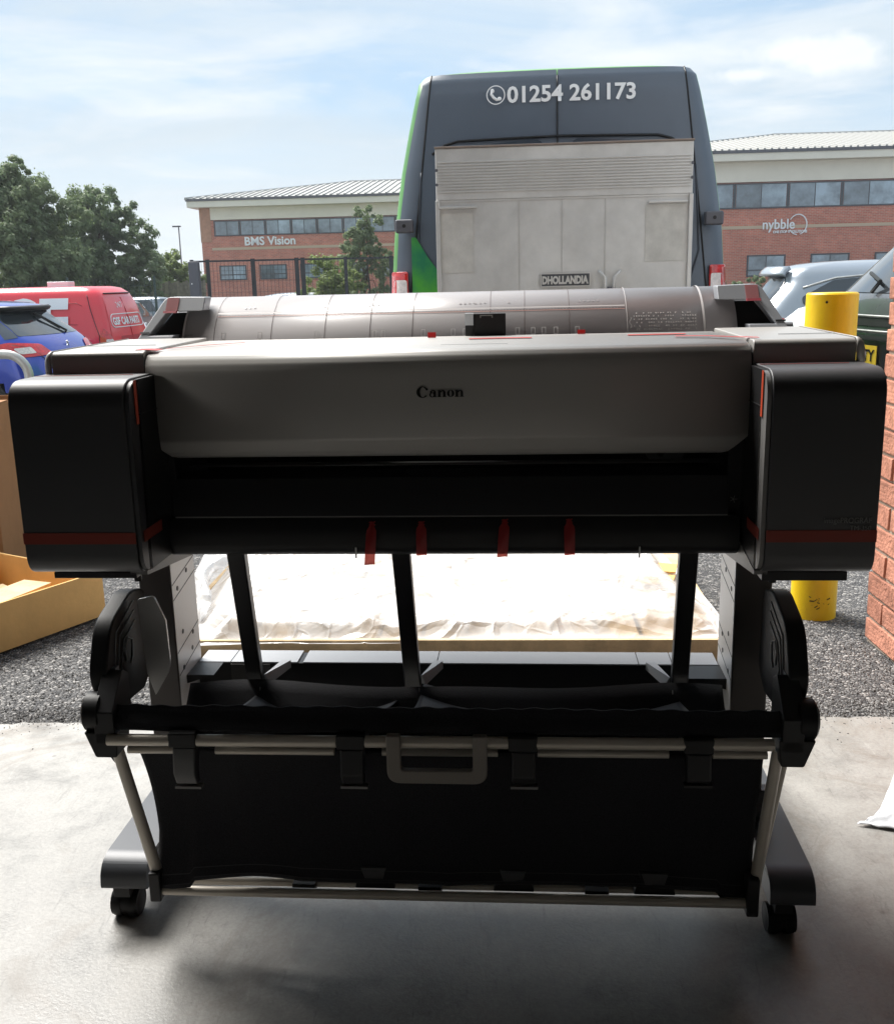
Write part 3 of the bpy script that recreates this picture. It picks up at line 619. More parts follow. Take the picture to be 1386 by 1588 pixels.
# roll holders at both ends
def shear(o):
    for v in o.data.vertices: v.co.y += (v.co.z - 1.02) * .85 - .045
    return o
def holder(s, x0):
    # outline measured from the inner edge outward (a), height z
    ol = [(0, 1.107), (0, 1.121, ), (.078, 1.122, .012), (.090, 1.10), (.128, 1.02), (.062, 1.02), (.056, 1.050), (.112 if 0 else .098, 1.050), (.072, 1.088), (.006, 1.088)]
    ol = [(0, 1.092), (0, 1.118, .004), (.080, 1.120, .012), (.132, 1.02), (.055, 1.02), (.050, 1.047), (.100, 1.047), (.072, 1.091)]
    pts = rpoly([(x0 + s * p[0], p[1]) + tuple(p[2:]) for p in ol], 5)
    h = pp('roll_holder', MB().prism(pts, .49, .53, 'y'), HOLD, bev=.002)
    shear(h)
    shear(pp('holder_recess', MB().prism([(x0 + s * a, z) for a, z in ((.0, .90), (.0, 1.088), (.074, 1.088), (.10, 1.05), (.12, 1.02), (.12, .90))], .532, .60, 'y'), BLACKP, h))
    shear(pp('holder_back', MB().prism([(x0 + s * a, z) for a, z in ((.0, .90), (.0, 1.114), (.078, 1.114), (.126, 1.02), (.126, .90))], .602, .76, 'y'), HOLD, h, bev=.004))
    shear(pp('holder_joint', MB().box(*sorted((x0 + s * .100, x0 + s * .118)), .4885, .4898, 1.0515, 1.0545), INK, h))
    xt = sorted((x0 + s * .052, x0 + s * .076))
    pk = bpy.data.materials.get('pink_tape') or film_tape('pink_tape', (.62, .30, .31), .9)
    shear(pp('transit_tape', MB().box(xt[0], xt[1], .4882, .4893, 1.094, 1.118), pk, h))
    shear(pp('tape_end', MB().box(xt[0] - .001, xt[1] + .001, .480, .4884, 1.089, 1.0935), mat('deep_red_tape', (.42, .08, .10), .4), h))
    return h
holder(-1, -.512); holder(1, .482)
pp('cover_hinge', MB().box(-.565, -.535, .5, .535, 1.03, 1.046).box(-.558, -.548, .495, .52, 1.0, 1.04), BLACKM)
pp('side_knob', MB().tube([(.605, .55, 1.036), (.632, .55, 1.036)], .011, 14), HOLD, auto=30)
pp('rear_deck', MB().box(-.645, .62, .455, .74, .99, 1.0), DGREY, bev=.003)

# stand: pillars, foot beams, crossbar
for x0, x1, inner in ((-.606, -.545, 1), (.492, .556, -1)):
    P = pp('stand_pillar', MB().box(x0, x1, .29, .425, .085, .70), mat('pillar_taupe', (.13, .115, .108), .5), bev=.003)
    xi = x1 if inner > 0 else x0; e = .0012 * inner
    a, b = sorted((xi + e * .2, xi + e))
    pp('pillar_inner_plate', MB().box(a, b, .293, .422, .34, .70), mat('pale_grey_steel', (.72, .71, .70), .4, .15, .5), P)
    for z in (.655, .60, .49, .44):
        for yy in ((.33,) if z in (.655, .49) else (.375,)):
            c_, d_ = sorted((xi + e, xi + e * 1.6)); pp('screw_hole', MB().tube([(c_, yy, z), (d_, yy, z)], .0048, 10), INK, P)
            pp('screw_hole', MB().tube([(c_, yy + .055 if yy < .35 else yy - .055, z - .02), (d_, yy + .055 if yy < .35 else yy - .055, z - .02)], .0048, 10), INK, P)
    for z in (.605, .575, .47, .425):
        c_, d_ = sorted((xi + e, xi + e * 1.4))
        m_ = MB().obox(((c_ + d_) / 2, .358, z), ((d_ - c_) / 2, 0, 0), (0, .064, .012), (0, 0, .0007)); pp('plate_joint', m_, INK, P)
for cxf, s in ((-.612, -1), (.572, 1)):
    w = .0385 if s > 0 else .0425
    prof = rpoly([(.103, .075, .01), (.108, .112, .018), (.135, .128, .018), (.70, .128, .02), (.735, .112, .02), (.74, .075)], 6)
    ft = pp('foot_beam', MB().prism(prof, cxf - w, cxf + w), mat('foot_slate', (.085, .09, .10), .38, .1, .5), bev=.003)
    for yy in (.135, .70):
        fx_ = cxf; cxf = fx_ - .011
        cs = pp('caster', MB().box(cxf - .015, cxf + .015, yy - .018, yy + .02, .052, .074).tube([(cxf, yy, .07), (cxf, yy, .078)], .02, 12), BLACKM)
        for q in (-1, 1):
            pp('caster_wheel', MB().tube([(cxf + q * .006, yy + .008, .0275), (cxf + q * .013, yy + .008, .0275), (cxf + q * .021, yy + .008, .0275), (cxf + q * .025, yy + .008, .0275)], [.0265, .0275, .026, .018], 24), BLACKP, cs, auto=40)
        pp('caster_hood', MB().tube([(cxf - .0245, yy + .008, .0290), (cxf + .0245, yy + .008, .0290)], .0255, 18), BLACKP, cs, auto=40)
        cxf = fx_
pp('foot_knob', MB().tube([(.535, .30, .155), (.575, .30, .155)], .020, 18), DGREY, auto=30)
pp('foot_knob', MB().box(.545, .572, .285, .315, .13, .195), DGREY, bev=.004)
cb = pp('crossbar', MB().box(-.544, .491, .40, .46, .29, .398), BLACKM, bev=.002)
CT = mat('pale_slate_steel', (.50, .51, .53), .42, .15, .5)
for x0, x1 in ((-.541, -.477), (-.475, -.34), (-.328, -.06), (-.058, .335), (.337, .40), (.402, .488)):
    pp('crossbar_cap', MB().box(x0, x1, .398, .462, .3985, .401), CT, cb)
pp('crossbar_face', MB().box(-.475, -.395, .394, .3985, .30, .397), mat('dark_taupe_steel', (.06, .056, .055), .5), cb)
pp('corner_gusset', MB().prism([(-.545, .40), (-.545, .382), (-.49, .400)], .33, .40, 'y'), BLACKM)
pp('corner_gusset', MB().prism([(.492, .40), (.492, .378), (.42, .400)], .33, .40, 'y'), BLACKM)
# stacker arms
for x in (-.375, -.092, .385):
    w = .0155
    dxb = {-.375: -.052, -.092: -.014, .385: .03}[x]
    mb = MB(); p0 = Vector((x, .16, .70)); p1 = Vector((x + dxb, .425, .25)); ax = Vector((w, 0, 0)); d = (p1 - p0).normalized(); nn = d.cross(Vector((1, 0, 0))).normalized() * .011
    mb.obox((p0 + p1) / 2, ax, nn, (p1 - p0) / 2)
    a_o = pp('support_arm', mb, BLACKM, bev=.003)
    s = -1 if x > .3 else 1
    br_ = MB().add([(x + dxb * .6 + s * .016, .33, .402), (x + dxb * .6 + s * .052, .40, .4035), (x + dxb * .6 + s * .036, .40, .4035), (x + dxb * .6 + s * .016, .34, .382), (x + dxb * .6 + s * .024, .34, .380), (x + dxb * .6 + s * .052, .398, .390)], [(0, 1, 2), (0, 3, 4, 1), (4, 5, 1)])
    pp('arm_bracket', br_, CT, a_o, solid=.002)
    pp('arm_screw', MB().tube([(x + dxb * .62 + s * .0155, .3, .385), (x + dxb * .62 + s * .0165, .3, .385)], .004, 10), GREYM, a_o)
# cloth slings between the arms
def sling(x0, x1, ph, lift):
    def fn(a, b):
        x = x0 + (x1 - x0) * a; y = .36 - .30 * b
        sag = .018 * math.sin(a * math.pi) * (1 - .3 * b); zz = .352 + .10 * b ** 1.6 - sag + lift * .45 * (.022 * (abs(a - .0) < .2) * (1 - a / .2) + .018 * max(0, (a - .82) / .18)) * (1 - b)
        zz += .004 * math.sin(a * 9 + ph) * (1 - b) + .003 * math.sin(a * 17 + b * 6 + ph)
        return (x, y, zz)
    return pp('cloth_sling', MB().grid(fn, 50, 16), SLING, smooth=True, solid=.0015)
sling(-.40, -.125, .3, 1.0); sling(-.083, .40, 1.4, 1.3)

# basket: beams, tubes, fabric
BZ = .462
bk = pp('basket_beam', MB().grid(lambda a, b: (-.585 + 1.12 * a, .034 - .010 * math.cos(b * math.pi * 1.2 - .4) , .4275 + .036 * b + .0012 * math.sin(a * 160) * (b > .9) + .0008 * math.sin(a * 41)), 220, 8), FABRIC, smooth=True, solid=.004)
for s, xa in ((-1, -.600), (1, .556)):
    ec = pp('end_cap', MB().tube([(xa - .016, .05, .450), (xa - .012, .05, .450), (xa + .012, .05, .450), (xa + .016, .05, .450)], [.028, .033, .033, .028], 28), BLACKP, auto=40)
    pp('end_cap_ring', MB().tube([(xa + s * .0165, .05, .450), (xa + s * .0185, .05, .450)], .022, 24), BLACKM, ec, auto=40)
    pp('end_block', MB().prism(rpoly([(.02, .40, .006), (.02, .46), (.075, .515, .008), (.10, .50), (.10, .42, .01)]), xa - s * .006, xa - s * .040), BLACKM, ec, bev=.002)
    pp('corner_bracket', MB().prism(rpoly([(xa + s * .012, .425), (xa - s * .045, .425), (xa - s * .040, .380, .004), (xa - s * .004, .380, .004)]), .02, .075, 'y'), BLACKM, ec, bev=.002)
    pp('latch_tab', MB().box(*sorted((xa - s * .004, xa - s * .024)), .085, .10, .500, .512), HOLD, ec)
for z, y, rr, segs in ((.4135, .020, .0098, ((-.572, -.466), (-.421, -.19), (-.143, .088), (.133, .366), (.408, .503))), (.3835, .046, .0070, ((-.55, -.44), (-.40, -.20), (-.12, .07), (.135, .345), (.415, .50)))):
    for a, b in segs:
        pp('basket_tube', MB().tube([(a, y, z + .004 * (a + .5) * 1.2), (b, y, z + .004 * (b + .5) * 1.2)], rr, 16), BEIGEM, auto=40)
for x, ln in ((-.444, .336), (-.166, .341), (.111, .345), (.387, .352)):
    bkt = pp('tube_bracket', MB().box(x - .0235, x + .0235, .010, .10, .404, .430), BLACKP, bev=.003)
    pp('fabric_hook', MB().prism([(.012, .405), (.006, .36), (.016, ln), (.03, ln), (.028, .36), (.045, .405)], x - .018, x + .020), BLACKM if x > -.4 else DGREY, bkt, bev=.004)
    pp('hook_tab', MB().box(x - .02, x + .024, .016, .03, ln - .008, ln - .004), GREYM if x < .2 else BLACKM, bkt)
# grey U handle
hx0, hx1 = -.1065, .0545
hp = rpoly([(hx0, .436), (hx0, .353, .022), (hx1, .353, .022), (hx1, .436), (hx1 - .023, .436), (hx1 - .023, .376, .006), (hx0 + .023, .376, .006), (hx0 + .023, .436)], 7)
pp('carry_handle', MB().prism(hp, -.002, .012, 'y'), HANDLEG, bev=.003)
# front fabric panel
def panel(a, b):
    xl = -.548 + .024 * min(1, b * 1.6); xr = .497 - .008 * b
    x = xl + (xr - xl) * a
    zb = .130 + .003 * math.sin(a * 11) + .007 * abs(math.sin(a * math.pi * 4.0)) + (.0 if a < .95 else -.01) - (.012 if a < .06 else 0)
    z = .378 + (zb - .378) * b
    y = .058 + .012 * math.sin(b * math.pi) * (1 + .25 * math.sin(a * 7)) + .004 * math.sin(a * 23 + b * 3)
    if a < .16: y += (.16 - a) * .12 * math.sin(b * 3 + 1)
    return (x, y, z)
pp('basket_fabric', MB().grid(panel, 120, 30), FABRIC, smooth=True, solid=.002)
for b0, nm in ((.90, 'hem_seam'), (.965, 'hem_seam')):
    pp(nm, MB().grid(lambda a, b: (lambda p: (p[0], p[1] - .0035, p[2]))(panel(a, b0 + .006 * b)), 120, 1), mat('seam_thread', (.05, .05, .055), .9))
def back_panel(a, b):
    x = -.53 + 1.01 * a; return (x, .09 + .22 * (1 - b) ** 1.2 + .01 * math.sin(a * 15), .39 - .25 * b + .006 * math.sin(a * 9))
pp('basket_fabric', MB().grid(back_panel, 60, 14), FABRIC, smooth=True, solid=.002)
# side tubes and bottom tubes
pp('side_tube', MB().tube([(-.574, .05, .395), (-.524, .055, .14)], .0102, 16), BEIGEM, auto=40)
pp('side_tube', MB().tube([(.518, .05, .395), (.492, .055, .13)], .0095, 16), BEIGEM, auto=40)
pp('side_tube', MB().tube([(.538, .075, .39), (.503, .085, .14)], .0078, 16), BEIGEM, auto=40)
pp('side_strut', MB().tube([(.548, .08, .40), (.538, .1, .33)], .004, 8), BLACKM); pp('side_strut', MB().tube([(-.60, .06, .385), (-.578, .07, .34)], .004, 8), BLACKM)
pp('bottom_tube', MB().tube([(-.522, .05, .115), (.486, .05, .117)], .0086, 16), BEIGEM, auto=40)
pp('bottom_tube', MB().tube([(-.505, .085, .112), (.485, .085, .116)], .0075, 16), BEIGEM, auto=40)
for x in (-.525, .488): pp('tube_end_block', MB().box(x - .010, x + .010, .035, .10, .100, .155 if x < 0 else .17), BLACKM, bev=.003)
for x in (-.145, .093, .33):
    cl = pp('fabric_clip', MB().prism(rpoly([(x - .034, .121), (x - .030, .138), (x - .022, .141), (x - .027, .166), (x + .027, .166), (x + .020, .141), (x + .032, .138), (x + .036, .121)]), .060, .092, 'y'), BLACKP, bev=.002)
    pp('clip_pad', MB().prism([(x - .022, .164), (x + .022, .164), (x + .016, .143), (x - .016, .143)], .055, .0595, 'y'), DGREY, cl, bev=.001)
for x in (-.27, -.05, .235): pp('tube_clip', MB().box(x - .02, x + .02, .062, .094, .108, .124), BLACKP, bev=.001)
# curved side plates of the media basket
for s, xa in ((-1, -.585), (1, .535)):
    prof = rpoly([(.10, .43), (.06, .50, .03), (.10, .585, .03), (.20, .615, .02), (.26, .60, .02), (.27, .45, .02), (.22, .42)], 6)
    sp = pp('side_plate', MB().prism(prof, xa - s * .002, xa + s * .030), BLACKP, bev=.004)
    ipr = [(p[0] * .9 + .012, p[1] * .9 + .050) for p in prof]
    xi = xa - s * .003
    mb = MB()
    for k, (dy, dz) in enumerate(((0, 0), (.014, .0), (.03, .0))):
        path = [(xi, .115 + dy, .44), (xi, .095 + dy, .50), (xi, .115 + dy, .565 - dy * .8), (xi, .20, .595 - dy * 1.2)]
        mb.tube(path, .0012, 6)
    mb.tube([(xi, .15, .50), (xi, .145, .525), (xi, .16, .54), (xi, .18, .53), (xi, .175, .50), (xi, .165, .49)], .0014, 6)
    pp('plate_rib', mb, GREYM if s > 0 else HOLD, sp)
pp('side_flap', MB().prism(rpoly([(-.571, .600, .006), (-.540, .607, .008), (-.522, .56), (-.520, .47, .02), (-.553, .418), (-.565, .46)]), .19, .196, 'y'), mat('shiny_steel', (.62, .61, .60), .3, .3, .5), bev=.001)

# ================================================================== THINGS ROUND THE DOORWAY
pal = thing('wooden_pallet', 'pale wooden pallet lying on the asphalt under the crumpled clear plastic', 'pallet', (-.02, 2.86, 0), R(-3.5))
W2 = .86
for i, y in enumerate((0.0, .62, 1.20)):
    o = obj('bearer', MB().box(-W2, W2, y, y + .09, .004, .06), PINE, pal, bev=.002)
for i in range(13):
    x0 = -W2 + i * .1335
    obj('deck_board', MB().box(x0, x0 + .118, -.01, 1.31, .0605, .078 + .002 * (i % 2)), PINE, pal, bev=.002)
obj('edge_board', MB().box(-W2, W2, -.028, -.0105, .012, .088), PINE, pal, bev=.002)
obj('edge_board', MB().box(-W2 - .02, -W2 - .002, -.028, 1.3, .012, .085), PINE, pal, bev=.002)
cbd = obj('cardboard_pad', MB().prism([(0, 0), (.27, -.04), (.30, .05), (.17, .09), (.11, .26), (.02, .24)], .10, .108, 'z').prism([(.17, .09), (.30, .05), (.33, .15), (.2, .2)], .112, .118, 'z'), CARD)
cbd.location = (.50, 3.33, 0); tag(cbd, 'torn orange cardboard packing piece under the plastic near the right support arm', 'packing')
cb2 = obj('cardboard_pad', MB().prism([(0, 0), (.3, .03), (.26, .10), (.03, .08)], .095, .105, 'z'), CARD); cb2.location = (-.62, 3.18, 0); cb2.rotation_euler = (0, 0, .2)
tag(cb2, 'small brown cardboard strip under the plastic behind the left support arm', 'packing')
from mathutils import noise as mn
def filmf(a, b):
    xl = -.80 - .08 * math.sin(b * 3.0) + (.0 if b > .08 else .03); xr = .85 + .012 * math.sin(b * 7)
    x = xl + (xr - xl) * a; y = 2.855 + .006 * math.sin(a * 13) - .035 * a + 1.42 * b
    e = min(1, a / .07, (1 - a) / .07, b / .05, (1 - b) / .1); e = e * e * (3 - 2 * e)
    v = Vector((x * 1.3, y * 1.7, .3)); q = Vector((mn.noise(v * 1.7) * .7, mn.noise(v * 1.7 + Vector((5, 5, 5))) * .7, 0))
    def cr(k, sh): return max(0, 1 - abs(mn.noise(v * k + q * (k * .5) + Vector((sh, 0, 0)))) * 7) ** 2
    mound = .5 + .5 * mn.noise(v * 1.1 + Vector((2, 7, 1)))
    h = .090 + e * (.015 + .075 * mound * (.35 + .65 * math.sin(min(1, b * 1.3) * math.pi * .5)) + .012 * cr(1.7, 0) + .008 * cr(3.1, 4) + .004 * cr(6.5, 9))
    if e < .999: h = .080 + (h - .080) * e + .003 * cr(2.5, 2) * (1 - e)
    return (x, y, h)
fm = obj('plastic_sheet', MB().grid(filmf, 300, 200), FILM, smooth=True, fixn=False)
tag(fm, 'crumpled clear plastic sheeting spread over the pallet behind the printer', 'plastic sheet')
def filmside(a, b):
    y = 3.05 + .95 * a; w = .5 + .5 * math.sin(a * math.pi)
    x = -.80 - (.13 * w) * b + .02 * math.sin(a * 19 + b * 4); z = .18 * (1 - b) * w + .02 + .05 * mn.noise(Vector((a * 7, b * 5, 2))) + .06 * w * math.sin(b * 3.1)
    return (x, y, max(.004, z))
fs_ = obj('plastic_sheet', MB().grid(filmside, 50, 24), FILM, smooth=True, fixn=False)
tag(fs_, 'bunched loose end of clear plastic hanging off the left side of the pallet', 'plastic sheet')
tx = text('printed_mark', 'K7', .045, mat('blue_stamp', (.05, .08, .3), .6), fm, (.765, 3.20, .19), (R(25), 0, R(-50)))

# cardboard tray and tall box at the left
u_ = Vector((-.85, .52, 0)).normalized(); v_ = Vector((-.52, -.85, 0)).normalized(); C0 = Vector((-1.225, 3.40, 0))
tray = thing('cardboard_tray', 'long open orange cardboard tray lying on the asphalt at the left edge', 'box', C0, math.atan2(-v_.y, -v_.x))
# local x = -v (towards the far corner) , local y = u
Lx, Ly_, Hh, tk_ = 1.0, .62, .165, .008
obj('floor_panel', MB().box(-Lx, 0, 0, Ly_, .004, .010), CARD, tray)
obj('side_wall', MB().box(-Lx, 0, 0, tk_, .010, Hh), CARD, tray); obj('side_wall', MB().box(-Lx, 0, Ly_ - tk_, Ly_, .010, Hh), CARD, tray)
obj('end_wall', MB().box(-tk_, 0, tk_ + .001, Ly_ - tk_ - .001, .010, Hh - .002), CARD, tray)
obj('divider', MB().box(-.40, -.392, tk_, Ly_ - tk_, .010, .12), CARD, tray)
obj('packing_slat', MB().obox((-.22, .25, .10), (.16, .03, 0), (-.02, .05, .004), (0, 0, .006)), PINE, tray)
obj('packing_slat', MB().obox((-.30, .42, .075), (.2, -.02, 0), (.01, .045, 0), (0, 0, .006)), PINE, tray)
tb = thing('cardboard_box', 'tall brown-shaded cardboard box standing behind the orange tray at the left edge', 'box', (-1.80, 3.92, 0), R(4))
obj('front_panel', MB().box(-.9, 0, 0, .006, 0.0, .69), CARDSHADE, tb); obj('side_panel', MB().box(-.006, 0, .007, .5, 0, .69), CARDSHADE, tb)
obj('back_panel', MB().box(-.9, 0, .501, .507, 0, .69), CARDSHADE, tb); obj('top_flap', MB().box(-.9, 0, .0, .25, .691, .696), CARDSHADE, tb)
# paper bag at the right
def bagf(a, b):
    x = .845 + .26 * a + .05 * b; y = 1.893 - .10 * a + b * min(.30, .012 + .52 * a)
    return (x, y, .006 + .022 * math.sin(min(1, a * 1.3) * math.pi * .75) * math.sin(b * math.pi) + .006 * mn.noise(Vector((a * 8, b * 6, 1))) + .004 * abs(math.sin(a * 22 + b * 9)))
bg_ = thing('plastic_bag', 'white plastic bag lying on the concrete floor at the right edge', 'bag')
obj('bag_body', MB().grid(bagf, 40, 24), BAGM, bg_, smooth=True, solid=.002)
obj('bag_print', MB().grid(lambda a, b: tuple(Vector(bagf(.72 + .16 * a, .25 + .3 * b)) + Vector((0, 0, .0026))), 6, 6), mat('bag_print_grey', (.35, .37, .42), .5), bg_)

# yellow bollard
bo = thing('bollard', 'yellow steel bollard with a loose cap sleeve beside the brick door pier', 'bollard', (1.245, 3.255, 0))
obj('post', MB().tube([(0, 0, -.006), (0, 0, 1.0)], .0745, 40), YELLOW, bo, auto=40)
obj('cap_sleeve', MB().tube([(0, 0, .905), (0, 0, 1.068), (0, 0, 1.073)], [.0795, .0795, .075], 40), YELLOW, bo, auto=40)
obj('dark_band', MB().tube([(0, 0, .405), (0, 0, .425)], .0762, 40), BLACKP, bo, auto=40)
obj('rivet', MB().tube([(-.042, -.0672, 1.045), (-.0424, -.0684, 1.045)], .004, 12), INK, bo)
rn = random.Random(2); mb = MB()
for i in range(14):
    a = R(-100) + rn.gauss(0, .22); z = .06 + rn.gauss(0, .012); w = abs(rn.gauss(.001, .003)) + .0008
    p = Vector((math.cos(a) * .0749, math.sin(a) * .0749, z)); t_ = Vector((-math.sin(a), math.cos(a), 0)); mb.obox(p, t_ * w + Vector((0, 0, w * rn.uniform(-.7, .7))), (0, 0, w * .35), (math.cos(a) * .0004, math.sin(a) * .0004, 0))
obj('scuff_marks', mb, mat('scuff', (.10, .07, .02), .9), bo, kind='stuff')
# galvanised hoop rail at the left
hp_ = obj('guard_rail', MB().tube([(-4.6, 6.1, .77)] + [(-2.60 + .13 * math.sin(t), 6.0, .64 + .13 * math.cos(t)) for t in [i * math.pi / 16 for i in range(9)]] + [(-2.47, 6.0, -.08)], .027, 16), GALV, smooth=True)
tag(hp_, 'bent galvanised tube guard rail in front of the blue hatchback', 'guard rail')

# ================================================================== VEHICLES
class Car:
    """body as stacked rounded outlines. x: rear (0) to front, z up. rows: (z, xrear, xfront, halfwidth, radius)"""
    def __init__(s, rows, rb=.10, sb=.05, fb=.14): s.rows = rows; s.rb, s.sb, s.fb = rb, sb, fb
    def at(s, z):
        R_ = s.rows
        if z <= R_[0][0]: return R_[0][1:]
        for a, b in zip(R_, R_[1:]):
            if a[0] <= z <= b[0]:
                t = (z - a[0]) / max(1e-6, b[0] - a[0]); return tuple(p + (q - p) * t for p, q in zip(a[1:], b[1:]))
        return R_[-1][1:]
    def outline(s, z, n=12):
        xr, xf, w, rr = s.at(z); pts = []; rr = min(rr, w * .9, (xf - xr) * .45)
        seq = []
        def corner(cx_, cy_, a0):
            for i in range(7): a = a0 + math.pi / 2 * i / 6; seq.append((cx_ + rr * math.cos(a), cy_ + rr * math.sin(a)))
        corner(xf - rr, w - rr, 0)
        for i in range(1, n): seq.append((xf - rr + (xr + 2 * rr - xf) * i / n, w))
        corner(xr + rr, w - rr, math.pi / 2)
        for i in range(1, 6): seq.append((xr, (w - rr) * (1 - 2 * i / 6)))
        corner(xr + rr, -w + rr, math.pi)
        for i in range(1, n): seq.append((xr + rr + (xf - xr - 2 * rr) * i / n, -w))
        corner(xf - rr, -w + rr, 1.5 * math.pi)
        for i in range(1, 6): seq.append((xf, (w - rr) * (-1 + 2 * i / 6)))
        return [s.bow(x, y, xr, xf, w) + (z,) for x, y in seq]
    def bow(s, x, y, xr, xf, w):
        h = (xf - xr) / 2; k = (x - xr - h) / h
        yy = y * (1 - s.sb * k * k)
        bb = s.rb if k < 0 else s.fb
        return (x - (1 if k > 0 else -1) * bb * (y / w) ** 2 * min(1, abs(k)) ** 4, yy)
    def side(s, x, z, sg, off=.006):
        xr, xf, w, rr = s.at(z); rr = min(rr, w * .9)
        x = min(max(x, xr + .002), xf - .002); y = w
        for e in (x - xr, xf - x):
            if e < rr: y = w - rr + math.sqrt(max(0, rr * rr - (rr - e) ** 2))
        bx, by = s.bow(x, y, xr, xf, w)
        return (bx, sg * (by + off), z)
    def rear(s, y, z, off=.006):
        xr, xf, w, rr = s.at(z); rr = min(rr, w * .9); y = max(-w + .001, min(w - .001, y)); x = xr
        e = w - abs(y)
        if e < rr: x = xr + rr - math.sqrt(max(0, rr * rr - (rr - e) ** 2))
        bx, by = s.bow(x, y, xr, xf, w); return (bx - off, by, z)
    def front(s, y, z, off=.006):
        xr, xf, w, rr = s.at(z); rr = min(rr, w * .9); y = max(-w + .001, min(w - .001, y)); x = xf
        e = w - abs(y)
        if e < rr: x = xf - rr + math.sqrt(max(0, rr * rr - (rr - e) ** 2))
        bx, by = s.bow(x, y, xr, xf, w); return (bx + off, by, z)
    def body(s, arches=(), ar=.36):
        zs = []; R_ = s.rows
        for a, b in zip(R_, R_[1:]):
            k = max(1, int((b[0] - a[0]) / .05)); zs += [a[0] + (b[0] - a[0]) * i / k for i in range(k)]
        zs.append(R_[-1][0]); mb = MB(); n = None
        for z in zs:
            o = s.outline(z, 40); n = len(o); mb.v += o
        for j in range(len(zs) - 1):
            for i in range(n):
                q = (j * n + i, j * n + (i + 1) % n, (j + 1) * n + (i + 1) % n, (j + 1) * n + i)
                c = sum((Vector(mb.v[k]) for k in q), Vector()) / 4
                if any((c.x - ax) ** 2 + (c.z - .30) ** 2 < ar * ar for ax in arches) and abs(c.y) > .5: continue
                mb.f.append(q)
        top = (len(zs) - 1) * n; L = len(mb.v); mb.v.append(tuple(sum((Vector(mb.v[top + i]) for i in range(n)), Vector()) / n + Vector((0, 0, .012))))
        mb.f += [(top + i, top + (i + 1) % n, L) for i in range(n)]
        mb.f.append(tuple(range(n))[::-1]); return mb
def patch(poly, fn, cuts=5):
    bm = bmesh.new(); fc = bm.faces.new([bm.verts.new((p[0], p[1], 0)) for p in poly])
    bmesh.ops.triangulate(bm, faces=[fc]); bmesh.ops.subdivide_edges(bm, edges=bm.edges[:], cuts=cuts, use_grid_fill=True)
    for v in bm.verts: v.co = Vector(fn(v.co.x, v.co.y))
    return bm
def gpatch(zs_, lf_, rf_, fn, nu=10):
    mb = MB(); k = len(zs_) - 1; nv = k * 4
    def g(a, b):
        t = b * k; i = min(int(t), k - 1); z = zs_[i] + (zs_[i + 1] - zs_[i]) * (t - i); return fn(lf_(z) + (rf_(z) - lf_(z)) * a, z)
    return mb.grid(g, nu, nv)
def rounded(poly, r_=.04): return rpoly([(p[0], p[1], r_) for p in poly], 4)
def seam(pts, fn, w=.006):
    mb = MB(); P = []
    for a, b in zip(pts, pts[1:]):
        for i in range(6): P.append((a[0] + (b[0] - a[0]) * i / 6, a[1] + (b[1] - a[1]) * i / 6))
    P.append(pts[-1]); mb.tube([fn(*p) for p in P], w * .5, 5); return mb
def wheels(t, xs_, w, rad=.31):
    for x in xs_:
        for s in (-1, 1):
            wl = obj('wheel', MB().tube([(x, s * (w - .20), rad), (x, s * (w - .03), rad), (x, s * (w - .005), rad)], [rad, rad, rad - .03], 28), RUBBER, t, auto=40)
            rm = MB().tube([(x, s * (w - .02), rad), (x, s * (w - .001), rad)], rad * .62, 24)
            for k in range(5):
                a = k * 1.2566; rm.obox((x + math.cos(a) * rad * .34, s * (w + .002), rad + math.sin(a) * rad * .34), (math.cos(a) * rad * .26, 0, math.sin(a) * rad * .26), (-math.sin(a) * .025, 0, math.cos(a) * .025), (0, .006, 0))
            obj('rim', rm, GALV, wl)
            obj('arch_liner', MB().tube([(x, s * (w - .34), rad), (x, s * (w - .30), rad)], rad + .07, 20), INK, t)
def par(t, name, bm_or_mb, m, p=None, **k): return obj(name, bm_or_mb, m, p or t, smooth=True, fixn=True, **k)

# ---- green and slate high-roof van with a tail lift
vd = thing('delivery_van', 'high-roof van in slate and green wrap with a raised tail lift at its back doors', 'van', (.71 , 6.3, -.02), R(90 - 4.4))
vrows = [(z_, a_x, b_x, w_ * 1.058, r_) for (z_, a_x, b_x, w_, r_) in [(.35, .02, 5.7, .94, .12), (.50, 0, 5.75, .99, .14), (1.0, 0, 5.75, 1.0, .15), (1.45, .01, 5.3, .965, .14), (1.80, .03, 4.9, .915, .14), (2.05, .05, 4.7, .865, .13), (2.24, .065, 4.5, .823, .12), (2.33, .085, 4.35, .80, .11), (2.37, .11, 4.2, .772, .13), (2.39, .18, 4.1, .70, .2), (2.402, .40, 4.0, .5, .25)]]
vc = Car(vrows, .05, .006, .3)
par(vd, 'body', vc.body((1.0, 4.7), .4), VANGREEN)
wheels(vd, (1.0, 4.7), .97, .34)
Rf = lambda y, z: vc.rear(y, z, .008)
ZT = [.42, .8, 1.12, 1.45, 1.8, 2.05, 2.24, 2.33, 2.368]
edgeL = [(vc.at(z)[2] - .012, z) for z in ZT]
def xseam(z): return .915 - (z - 1.05) * .118
